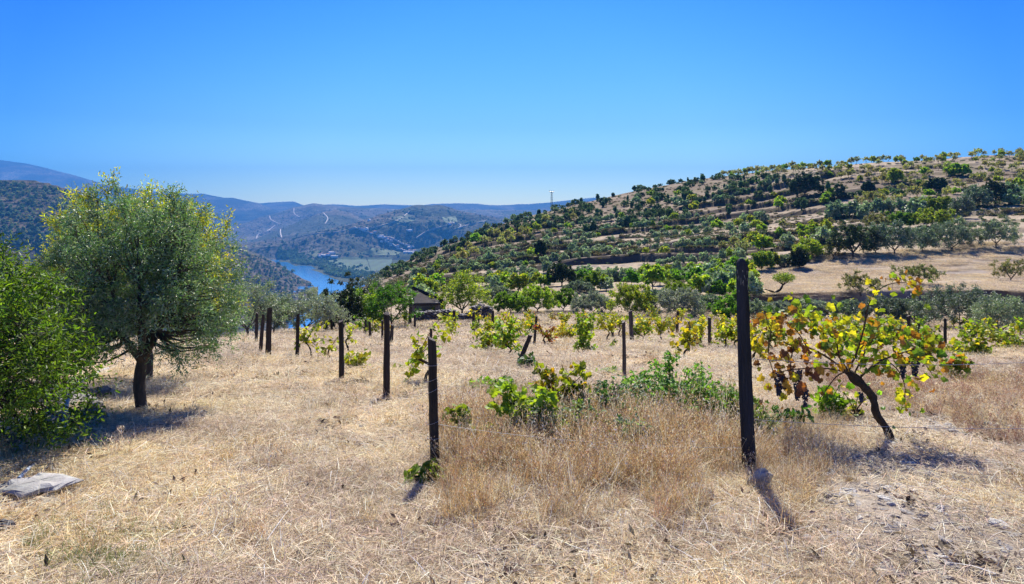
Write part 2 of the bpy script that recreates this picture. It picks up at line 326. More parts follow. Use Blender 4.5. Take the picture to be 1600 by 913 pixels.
# ground sheet: fan grid, fine near the camera
def ground():
    O = 10.0; rows = 1150; cols = 760
    r = np.exp(np.linspace(math.log(5.0), math.log(425 + O), rows)); t = np.linspace(-1.25, 1.25, cols)
    t = np.sign(t) * (abs(t) ** 1.15)
    Rr, Tt = np.meshgrid(r, t, indexing='ij'); Y = Rr - O; X = Tt * Rr
    Z = H(X, Y); u = UV(X, Y)
    straw = np.array((.46, .36, .235)); soil = np.array((.30, .25, .205)); brown = np.array((.19, .14, .095)); pale = np.array((.50, .40, .27)); red = np.array((.27, .17, .11))
    n1 = fbm(X / 3.1, Y / 3.1, 5, 20); n2 = fbm(X / .7, Y / .7, 4, 21); n3 = fbm(X / 14, Y / 7, 5, 22)
    C = straw + (pale - straw) * n1[..., None]
    C = C + (soil * .85 - C) * (sstep(.47, .60, n2) * .8)[..., None]
    # hillside: brown scrubland below the crest, pale orchards on top, pale terraces
    hill = sstep(85, 110, Y); px = u; py = HZ - Z / np.maximum(Y, 1) * F
    scrub = hill * sstep(.40, .58, n3) * sstep(165, 200, Y + (u - 1000) * .03) * (1 - sstep(232, 245, Y) * sstep(1150, 1250, u))
    C = C + (brown - C) * (scrub * .8)[..., None]
    dc = np.interp(u, [560, 640, 800, 900, 1000, 1100, 1200, 1350, 1500], [220, 240, 280, 290, 300, 290, 275, 255, 245]); sh = hill * sstep(.66, .74, Y / dc) * (1 - sstep(1180, 1260, u) * sstep(.83, .88, Y / dc)); C = C + (brown * 1.1 - C) * (sh * .55)[..., None]
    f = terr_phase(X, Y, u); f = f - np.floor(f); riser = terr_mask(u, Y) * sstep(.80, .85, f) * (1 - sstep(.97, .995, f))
    C = C + (np.array((.10, .08, .055)) - C) * (riser * .95)[..., None]  # riser faces coloured dark to stand in for the shade on them
    g = hill * sstep(.55, .7, fbm(X / 9, Y / 9, 4, 30)) * .5
    C = C + (np.array((.17, .15, .075)) - C) * g[..., None]
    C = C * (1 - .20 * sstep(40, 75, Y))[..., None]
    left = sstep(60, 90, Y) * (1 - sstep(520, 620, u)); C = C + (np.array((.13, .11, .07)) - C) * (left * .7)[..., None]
    fld = sstep(1130, 1200, u) * sstep(68, 72, Y) * (1 - sstep(98, 108, Y))
    C = C + (np.array((.34, .27, .195)) * (.75 + .6 * n1[..., None]) - C) * (fld * .8)[..., None]
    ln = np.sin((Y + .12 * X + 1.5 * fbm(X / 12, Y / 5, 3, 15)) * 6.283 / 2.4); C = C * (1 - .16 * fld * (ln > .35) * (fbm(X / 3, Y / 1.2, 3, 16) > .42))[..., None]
    C = C + (np.array((.24, .21, .19)) - C) * (fld * sstep(.50, .62, fbm(X / 6, Y / 2.5, 4, 17)) * .6)[..., None]
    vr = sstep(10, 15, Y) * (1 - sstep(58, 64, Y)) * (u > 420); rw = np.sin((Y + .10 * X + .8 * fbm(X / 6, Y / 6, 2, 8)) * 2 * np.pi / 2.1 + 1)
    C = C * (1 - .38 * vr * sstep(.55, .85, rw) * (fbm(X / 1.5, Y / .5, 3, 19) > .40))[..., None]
    bk = Y + 2.2 * (fbm(X / 3, X * 0, 4, 18) - .5); bank = sstep(1130, 1190, u) * sstep(65.2, 66.0, bk) * (1 - sstep(67.9, 68.4, bk)); C = C + (np.array((.07, .05, .035)) - C) * (bank * .8)[..., None]  # shadow line of the bank painted into the ground colour, with a ragged edge
    st = sstep(1180, 1290, u) * (1 - sstep(7.4, 8.6, Y)) * sstep(.28, .42, fbm(X / .9, Y / .9, 4, 35)) * (Y > 2); C = C + (np.array((.27, .235, .20)) * (.7 + .6 * n2[..., None]) - C) * (st * .8)[..., None]
    rr = sstep(.56, .7, fbm(X / 5, Y / 5, 4, 41)) * (1 - hill) * .4; C = C + (red - C) * rr[..., None]
    i = np.arange(rows - 1)[:, None] * cols; j = np.arange(cols - 1)[None]
    f = np.stack([i + j, i + j + 1, i + cols + j + 1, i + cols + j], -1).reshape(-1, 4)
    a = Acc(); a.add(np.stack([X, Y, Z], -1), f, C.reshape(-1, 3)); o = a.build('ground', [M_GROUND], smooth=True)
    tag(o, kind='structure')
ground()
# ------------------------------------------------------------------ the valley and the far hills
ZW = -200.0
def sheet(name, ridge, foot, colf, nu=420, ns=130, amp=.06, wl=500, prof=.9, seed=0, terr=0, mat=None, back=.35):
    ridge = np.array(ridge, float); foot = np.array(foot, float)
    u = np.linspace(ridge[0, 0], ridge[-1, 0], nu)
    def sm(v, k=7):
        K = np.hanning(k + 2)[1:-1]; K /= K.sum(); return np.convolve(np.pad(v, k // 2, 'edge'), K, 'valid')
    yr = sm(np.interp(u, ridge[:, 0], ridge[:, 1])); dr = sm(np.interp(u, ridge[:, 0], ridge[:, 2]))
    yf = np.interp(u, foot[:, 0], foot[:, 1]); df = sm(np.interp(u, foot[:, 0], foot[:, 2]), 25)
    zr = -(yr - HZ) / F * dr; zf = -(yf - HZ) / F * df
    s = np.concatenate([np.linspace(0, 1, ns), 1 + np.linspace(.02, 1, 14) * back])[:, None]
    sc_ = np.minimum(s, 1); D = df + (dr - df) * s; Zb = zf + (zr - zf) * (sc_ ** prof)
    Zb = Zb - np.where(s > 1, ((s - 1) / back) ** 1.3 * .5, 0) * (abs(zr - zf) + 60)
    X = (u - 800) / F * D
    hgt = abs(zr - zf).mean()
    n = fbm(X / wl, D / wl, 6, seed); rg = 1 - abs(2 * n - 1) * 2
    env = np.sin(np.pi * np.clip(sc_, 0, 1)) ** .8 + .04 + .10 * (s >= .97)
    Z = Zb + amp * hgt * env * (rg - .45) * 3.2 + (fbm(X / (wl * .15), D / (wl * .15), 4, seed + 9) - .5) * hgt * .035 * (.4 + env)
    if terr:
        p = Z / terr; f = p - np.floor(p); Z = Z + (sstep(.55, .9, f) - f + .3) * terr * .75
    rows = len(s); i = np.arange(rows - 1)[:, None] * nu; j = np.arange(nu - 1)[None]
    f = np.stack([i + j, i + j + 1, i + nu + j + 1, i + nu + j], -1).reshape(-1, 4)
    C = colf(X, D, Z, s * np.ones_like(X), np.broadcast_to(u, X.shape), n)
    a = Acc(); a.add(np.stack([X, D, Z], -1), f, C.reshape(-1, 3)); o = a.build(name, [mat or M_FAR], smooth=True)
    tag(o, kind='structure'); return o
def blend(C, c, m): return C + (np.array(c) - C) * m[..., None]
def c_hill(base=(.25, .2, .14), green=(.07, .085, .04), k=.5, terr=18, stripes=.35):
    def f(X, D, Z, s, u, n):
        C = np.ones(X.shape + (3,)) * np.array(base)
        C = blend(C, green, sstep(k - .08, k + .08, fbm(X / 350, D / 350, 5, 61)) * .8)
        C = blend(C, np.array(base) * .45, (np.sin(Z / terr * 6.283 + 3 * n) > .2) * stripes)
        C = blend(C, (.40, .34, .27), sstep(.60, .66, fbm(X / 220, D / 500, 4, 77)) * .5)
        return C
    return f
L0 = []
sheet('hills', [(-1500, 330, 9120), (-800, 300, 9120), (-300, 262, 9120), (0, 251, 9120), (40, 257, 9120), (100, 270, 8968), (170, 289, 8740), (230, 297, 8588), (300, 303, 8512), (345, 308, 8360), (400, 325, 7980), (480, 345, 7600)],
      [(-1500, 380, 6000), (480, 380, 6500)], c_hill((.22, .17, .12), (.07, .075, .04), .45, 50), amp=.10, wl=2200, seed=3, prof=1.1)
sheet('hills', [(250, 307, 8160), (326, 309, 8075), (363, 310, 7990), (383, 314, 7820), (405, 318, 7650), (437, 331, 7225), (470, 342, 6800), (540, 356, 6460)],
      [(250, 385, 5600), (540, 385, 5600)], c_hill((.2, .16, .11), (.06, .07, .035), .42, 40), amp=.10, wl=1300, seed=14, prof=1.0)
sheet('hills', [(370, 324, 9656), (400, 319, 9656), (417, 317, 9520), (459, 315, 9520), (474, 321, 9384), (500, 330, 9180)],
      [(370, 350, 7000), (500, 350, 7000)], c_hill(), amp=.05, wl=2000, seed=25)
sheet('hills', [(420, 334, 9360), (470, 325, 9360), (513, 321, 9360), (560, 322, 9360), (600, 319, 9360), (650, 321, 9360), (720, 319, 9360), (760, 321, 9360), (800, 320, 9360), (830, 318, 9204), (880, 314, 9048), (930, 310, 8970), (1000, 316, 8970), (1100, 322, 8970), (1700, 318, 9360), (2600, 322, 9360)],
      [(420, 365, 7000), (2600, 365, 7000)], c_hill((.22, .18, .13), (.07, .08, .04), .5, 40), amp=.16, wl=1500, seed=36, nu=800)
sheet('hills', [(300, 362, 5800), (345, 355, 5800), (384, 350, 5800), (403, 341, 5900), (434, 334, 6000), (459, 325, 6200), (475, 322, 6300), (491, 318.5, 6300), (505, 321, 6300), (548, 325, 6200), (600, 327, 6200), (680, 330, 6200), (760, 328, 6200), (900, 330, 6200), (1200, 330, 6200)],
      [(300, 388, 4300), (1200, 388, 4300)], c_hill((.25, .2, .14), (.075, .1, .045), .5, 22), amp=.12, wl=900, seed=47, nu=600)
sheet('hills', [(330, 385, 4100), (395, 375, 4200), (430, 361, 4300), (470, 345, 4500), (502, 333, 4600), (525, 328, 4700), (548, 333, 4700), (570, 345, 4700), (600, 355, 4600), (660, 370, 4500)],
      [(330, 398, 3300), (660, 398, 3300)], c_hill((.27, .21, .15), (.07, .095, .04), .5, 16), amp=.12, wl=700, seed=58)
def c_B(X, D, Z, s, u, n):
    C = c_hill((.26, .205, .145), (.06, .085, .035), .53, 13)(X, D, Z, s, u, n)
    C = blend(C, (.30, .24, .19), (1 - sstep(500, 560, u)) * .6)
    C = blend(C, (.05, .085, .03), sstep(590, 650, u) * (1 - sstep(.9, 1, s)) * .5)
    return C
sheet('hills', [(330, 388, 3300), (385, 380, 3300), (457, 372, 3300), (508, 361, 3350), (556, 349, 3400), (585, 340, 3500), (619, 330, 3700), (650, 322.5, 3900), (690, 323, 4000), (720, 331, 4000), (760, 335, 3900), (840, 345, 3800), (950, 350, 3800), (1200, 340, 3800)],
      [(330, 408, 2850), (500, 411, 2700), (1200, 411, 2700)], c_B, amp=.20, wl=430, seed=71, nu=700, ns=200, prof=.95)
# right bank: flat land by the river
def c_bank(X, D, Z, s, u, n):
    C = np.ones(X.shape + (3,)) * np.array((.12, .13, .07))
    return C
shore = [(250, 392), (380, 400), (438, 411), (462, 418), (486, 428), (513, 440), (536, 450), (605, 480), (760, 520), (1200, 560)]
sheet('river_bank', [(250, 385, 3900), (440, 388, 3650), (560, 389, 3500), (1200, 389, 3500)],
      [(a, b, 201.0 * F / (b - HZ)) for a, b in shore], c_bank, amp=.1, wl=200, seed=82, prof=.6, ns=160)
# left bank hill
def c_L(X, D, Z, s, u, n):
    C = np.ones(X.shape + (3,)) * np.array((.19, .14, .095))
    py = HZ - Z / D * F
    low = sstep(-150, -60, -Z + 0 * X - 60) 
    C = blend(C, (.09, .095, .05), sstep(.42, .6, fbm(X / 120, D / 120, 5, 91)) * (1 - low) * .85)
    C = blend(C, (.26, .195, .145), low * .6)
    C = blend(C, (.09, .075, .05), (np.sin(Z / 5.5 * 6.283 + 4 * n) > .3) * low * .8)
    return C
sheet('hillside', [(-1600, 340, 1300), (-500, 296, 1450), (-150, 288, 1500), (0, 284, 1500), (40, 284, 1500), (75, 288, 1500), (100, 295, 1500), (130, 306, 1480), (160, 316, 1480), (200, 330, 1500), (300, 360, 1700), (375, 387, 2050), (400, 395, 2150), (430, 410, 2150), (460, 428, 2050), (478, 438, 1950), (489, 445, 1870), (497, 448.5, 1825)],
      [(-1600, 900, 400), (0, 640, 730), (200, 560, 950), (300, 560, 950), (350, 540, 1016), (430, 535, 1041), (468, 505, 1219), (488, 470, 1524), (497, 458, 1670)], c_L, amp=.07, wl=260, seed=101, nu=700, ns=260, prof=.95, terr=5.5, back=.2)
# water and valley floor
def flat(name, x0, x1, y0, y1, z, m, col, n=2):
    a = Acc(); X, Y = np.meshgrid(np.linspace(x0, x1, n), np.linspace(y0, y1, n)); i = np.arange(n - 1)[:, None] * n; j = np.arange(n - 1)[None]
    a.add(np.stack([X, Y, X * 0 + z], -1), np.stack([i + j, i + j + 1, i + n + j + 1, i + n + j], -1).reshape(-1, 4), col)
    return tag(a.build(name, [m]), kind='structure')
mw, t, out = newmat('river_water')
p = N(t, 'ShaderNodeBsdfPrincipled', Roughness=.12); p.inputs['Base Color'].default_value = (.04, .17, .40, 1); p.inputs['IOR'].default_value = 1.33
b = N(t, 'ShaderNodeBump', Strength=.25, Distance=.4); t.links.new(noise(t, .12, 4), b.inputs['Height']); t.links.new(b.outputs[0], p.inputs['Normal']); t.links.new(p.outputs[0], out.inputs[0])
flat('river_water', -2600, 1500, 700, 4200, ZW, mw, (1, 1, 1))
flat('valley_ground', -11500, 11500, 420, 10800, ZW - 8, M_FAR, (.2, .17, .11), 40)
# haze
a = Acc(); x0, x1, y0, y1, z0, z1 = -12000, 12000, -30, 11000, ZW - 10, 700
a.add([(x0, y0, z0), (x1, y0, z0), (x1, y1, z0), (x0, y1, z0), (x0, y0, z1), (x1, y0, z1), (x1, y1, z1), (x0, y1, z1)],
      [(0, 3, 2, 1), (4, 5, 6, 7), (0, 1, 5, 4), (1, 2, 6, 5), (2, 3, 7, 6), (3, 0, 4, 7)])
mh, t, out = newmat('haze_air'); v = N(t, 'ShaderNodeVolumePrincipled', Density=1.35e-4, Anisotropy=.0); v.inputs['Color'].default_value = (.07, .35, .88, 1)
t.links.new(v.outputs[0], out.inputs['Volume']); tag(a.build('haze', [mh]), kind='stuff')
# ------------------------------------------------------------------ plants: generators
def jit(rg, base, n, s=.18, hs=.06):
    """per-leaf colours: base (k,3) palette picked at random, varied in value"""
    base = np.atleast_2d(base); c = base[rg.randint(0, len(base), n)]
    return np.clip(c * (1 + s * rg.randn(n, 1)) * (1 + hs * rg.randn(n, 3)), .004, .9)
OL = [(.085, .12, .06), (.11, .145, .08), (.15, .18, .11), (.07, .10, .045)]
OLD = [(.045, .075, .035), (.06, .09, .045), (.09, .12, .065)]
AL = [(.10, .19, .02), (.14, .24, .025), (.08, .15, .02)]
YG = [(.22, .31, .03), (.27, .36, .035), (.15, .25, .03), (.34, .36, .045)]
OAK = [(.025, .045, .015), (.035, .06, .02), (.05, .075, .03)]
JUN = [(.03, .06, .03), (.04, .075, .035)]
ALP = [(.15, .18, .07), (.19, .21, .09), (.12, .14, .06), (.22, .19, .10)]
VG = [(.18, .29, .03), (.24, .34, .035), (.13, .21, .02)]
VY = [(.48, .42, .03), (.36, .38, .03), (.22, .29, .03)]
VO = [(.40, .33, .03), (.28, .30, .03), (.33, .13, .03), (.22, .07, .03), (.42, .28, .04), (.16, .22, .03)]
BARKC = (.085, .07, .055)
def tree_geo(seed, crown, rad, trunk_h, tr, nlimb=5, nclump=60, ntwig=6, nleaf=10, L=.05, W=.013, tm=T_QUAD, pal=OL, twig=.25,
             lean=(0, 0), stems=1, shell=.35, lump=.22, flat=-.8, twigs=True, sides=6, up=.25, one=None, top=None, barkc=BARKC, droop=0, fork=None, bright=1.0, lowk=.5):
    """-> (trunk Acc, crown Acc); crown centre/radii in metres from the base"""
    rg = np.random.RandomState(seed); A = one or Acc(); B = one or Acc(); cm = 1 if one else 0
    c = np.array(crown, float); r = np.array(rad, float)
    fk = np.array([lean[0], lean[1], trunk_h]) if fork is None else np.array(fork, float)
    # clump centres in an uneven envelope
    P = []
    ph = rg.rand(6) * 6.28
    while len(P) < nclump:
        d = nrm(rg.randn(3)); 
        if d[2] < flat: continue
        az = math.atan2(d[1], d[0])
        k = 1 + lump * (math.sin(2 * az + ph[0]) * .5 + math.sin(3 * az + ph[1] + 2 * d[2]) * .4 + math.sin(5 * az + ph[2] + 4 * d[2]) * .35 + math.sin(7 * d[2] + ph[3] + az) * .3)
        k = k * np.array([1 + lowk * max(0, -d[2])] * 2 + [1.0])
        q = (shell ** 2.2 + (1 - shell ** 2.2) * rg.rand()) ** .45
        P.append(c + d * r * k * q)
    P = np.array(P)
    # trunk(s) and limbs
    polys = []
    for s in range(stems):
        o = np.zeros(3) if stems == 1 else np.array([math.cos(s * 6.28 / stems + ph[4]), math.sin(s * 6.28 / stems + ph[4]), 0]) * tr * 1.0
        mid = (o + fk) / 2 + np.array([rg.randn(), rg.randn(), 0]) * tr * .3
        f2 = fk + (np.array([rg.randn(), rg.randn(), 0]) * tr * 2.5 if stems > 1 else 0)
        pts = catmull([o - [0, 0, .12], o + [0, 0, .02], mid, f2], 9); k = np.linspace(0, 1, 9)
        rr = tr * (1 - .35 * k) * (.75 if stems > 1 else 1); rr[:2] *= 1.35; rr[2] *= 1.12
        tube(A, pts, rr, sides + 3, barkc, 0, .16, seed + s)
        for i in range(nlimb // stems if stems > 1 else nlimb):
            a = ph[5] + (i + s * .5) * 6.283 / max(1, nlimb // stems) + rg.randn() * .3; e = rg.rand()
            tgt = c + np.array([math.cos(a), math.sin(a), (e - .35) * 1.0]) * r * .52
            m = f2 * .5 + tgt * .5 + np.array([math.cos(a), math.sin(a), -.4]) * r * .10 + rg.randn(3) * r * .05
            lp = catmull([f2 - [0, 0, tr * .5], m, tgt], 9); lr = np.linspace(tr * .55, tr * .16, 9)
            tube(A, lp, lr, sides, barkc, 0, .12, seed + 9 + i, cap=False); polys.append((lp, lr))
    LP = np.concatenate([p[2:] for p, q in polys]); LR = np.concatenate([q[2:] for p, q in polys])
    if twigs:
        for q in P:
            dd = np.linalg.norm(LP - q, axis=1) + .3 * np.maximum(0, (LP - q) @ np.array([0, 0, 1])); k = int(np.argmin(dd)); b = LP[k]
            m = (b + q) / 2 + rg.randn(3) * .06 * np.linalg.norm(q - b) + np.array([0, 0, -.05]) * r[2]
            tube(A, catmull([b, m, q], 5), np.linspace(min(LR[k] * .7, tr * .2), tr * .035, 5), 4 if sides > 5 else 3, barkc, 0, cap=False)
    # twigs with leaves
    n = nclump * ntwig; base = np.repeat(P, ntwig, 0); outw = nrm((base - c) / r)
    td = nrm(outw * .55 + nrm(rg.randn(n, 3)) * .9 + np.array([0, 0, up])); tl = twig * (.45 + .8 * rg.rand(n))
    if twigs and twig > .1:
        k = rg.rand(n) < .5; s_ = base[k]; e_ = s_ + td[k] * tl[k][:, None]; sd = nrm(np.cross(td[k], rg.randn(k.sum(), 3))) * twig * .012
        v = np.stack([s_ - sd, s_ + sd, e_ + sd * .4, e_ - sd * .4], 1).reshape(-1, 3); A.add(v, np.arange(len(v)).reshape(-1, 4), barkc, 0)
    t = rg.rand(n, nleaf) * .95 + .05; base = base[:, None] + td[:, None] * (tl[:, None] * t)[..., None]; base[..., 2] -= droop * (tl[:, None] * t) ** 2
    ld = nrm(td[:, None] * .5 + nrm(rg.randn(n, nleaf, 3)) * .85); ld[..., 2] -= .15
    m = n * nleaf; base = base.reshape(-1, 3) + rg.randn(m, 3) * twig * .10; ld = ld.reshape(-1, 3)
    cl = np.repeat(1 + .18 * rg.randn(nclump, 1), ntwig * nleaf, 0)
    col = jit(rg, pal, m) * cl
    if top is not None:      # another leaf colour, more frequent towards the top of the crown
        kk = rg.rand(m) < sstep(.35, .9, (base[:, 2] - c[2]) / r[2]) * .8; col[kk] = jit(rg, top, int(kk.sum()))
    leaves(B, base, ld, rg.randn(m, 3), L * (.7 + .5 * rg.rand(m)), W * (.7 + .5 * rg.rand(m)), tm, np.clip(col * bright, .004, .9), cm)
    return A, B
def put_tree(name, loc, geo, mleaf, label, cat, group=None, rz=0, s=1.0, mbark=None):
    e = empty(name, loc, rz, s); tag(e, label, cat, group)
    geo[0].build('trunk', [mbark or M_BARK], e, True); geo[1].build('crown', [mleaf], e); return e
# ------------------------------------------------------------------ the near trees at the left
x, y, z = gp(222, 647)
g = tree_geo(7, (.0, .05, 1.44), (1.0, .95, 1.14), .62, .08, 6, 460, 9, 15, .044, .0115, T_LANCE, [(.085, .14, .045), (.11, .165, .06), (.07, .12, .035), (.10, .18, .045), (.13, .21, .055), (.2, .24, .14)], .22, shell=.2, lump=.13, flat=-.75, up=.05, lean=(0, 0), droop=1.1, bright=1.4, lowk=.1)
put_tree('olive_tree', (x, y, z), g, M_OLIVE, 'large silvery olive tree beside the path at the left, its shadow on the straw', 'olive tree')
# almond behind it, its yellow green shoots above the olive
x, y, z = gpd(232, 10.6)
g = tree_geo(11, (-.16, 0, 1.84), (1.34, 1.1, 1.16), .6, .07, 6, 330, 8, 13, .055, .019, T_LANCE, YG, .32, shell=.4, lump=.10, up=1.2, bright=1.5)
put_tree('almond_tree', (x, y, z), g, M_LEAF, 'yellow green almond tree with upright shoots showing over the large olive', 'almond tree')
# bright green tree at the left edge
x, y, z = gpd(-66, 5.6)
g = tree_geo(13, (.0, .05, .90), (1.0, .9, .88), .3, .045, 6, 300, 8, 13, .05, .018, T_LANCE, AL + AL + [(.05, .10, .015), (.06, .12, .02)], .26, shell=.25, lump=.16, flat=-.95, up=.1, droop=.5, bright=1.05, lowk=.2)
put_tree('fruit_tree', (x, y, z), g, M_LEAF, 'bright green leafy fruit tree at the left edge in front of the olive', 'fruit tree')
x, y, z = gpd(75, 8.8)
g = tree_geo(15, (0, 0, 1.15), (.85, .8, .85), .5, .06, 5, 110, 7, 12, .05, .013, T_LANCE, OL, .26, shell=.3, lump=.2)
put_tree('olive_tree', (x, y, z), g, M_OLIVE, 'grey olive tree partly hidden behind the bright green fruit tree', 'olive tree')
# ------------------------------------------------------------------ trees behind the vineyard, each with its own place
def gen(kind, seed, h, wd, d):
    """a tree h metres tall and wd wide; leaf size follows distance so that it still reads as leaves"""
    L = max(.05, .0022 * d + .035)
    dens = int(np.clip(95 * (wd / h) ** .8, 60, 150))
    cz = h * .55; r = (wd / 2, wd / 2 * .9, h * .44); th = h * .16
    if kind == 'olive': return tree_geo(seed, (0, 0, cz), r, th, h * .028, 4, dens, 8, 9, L, L * .36, T_QUAD, OL, h * .13, lump=.2, stems=2 if seed % 3 == 0 else 1, bright=1.5)
    if kind == 'olived': return tree_geo(seed, (0, 0, cz), r, th, h * .028, 4, dens, 9, 10, L, L * .36, T_QUAD, OLD, h * .13, lump=.2, shell=.35, stems=1 + seed % 2, bright=1.5)
    if kind == 'silver': return tree_geo(seed, (0, 0, cz), r, th, h * .028, 4, dens, 9, 9, L, L * .36, T_QUAD, [(.2, .235, .17), (.15, .18, .12), (.24, .27, .2)], h * .13, lump=.2, bright=1.15)
    if kind == 'green': return tree_geo(seed, (0, 0, cz), r, th, h * .028, 5, dens, 8, 10, L, L * .45, T_QUAD, AL, h * .11, lump=.25, up=.4)
    if kind == 'yg': return tree_geo(seed, (0, 0, cz), r, th, h * .028, 5, dens, 8, 9, L, L * .5, T_QUAD, YG + AL, h * .14, lump=.24, up=.5, bright=1.1)
    if kind == 'pale': return tree_geo(seed, (0, 0, cz), (r[0], r[1], h * .36), th, h * .03, 5, int(dens * .6), 6, 7, L, L * .42, T_QUAD, ALP, h * .11, lump=.35, up=.4)
    if kind == 'oak': return tree_geo(seed, (0, 0, h * .52), (r[0], r[1], h * .5), h * .15, h * .04, 4, int(dens * 1.2), 9, 9, L, L * .6, T_QUAD, OAK, h * .09, lump=.3, shell=.35, flat=-.75)
    if kind == 'conifer': return tree_geo(seed, (0, 0, h * .45), (r[0], r[1], h * .55), h * .1, h * .03, 4, 60, 7, 8, L, L * .4, T_QUAD, JUN, h * .07, lump=.1, shell=.2, flat=-.8, up=.8)
LM = dict(olive=M_OLIVE, olived=M_OLIVE, silver=M_OLIVE, green=M_LEAF, yg=M_LEAF, pale=M_LEAF, oak=M_DARKLEAF, conifer=M_DARKLEAF)
NM = dict(olive=('olive_tree', 'olive tree'), olived=('olive_tree', 'olive tree'), silver=('olive_tree', 'olive tree'), green=('almond_tree', 'almond tree'), yg=('almond_tree', 'almond tree'),
          pale=('almond_tree', 'almond tree'), oak=('holm_oak', 'oak tree'), conifer=('juniper_tree', 'juniper'))
TAKEN = []
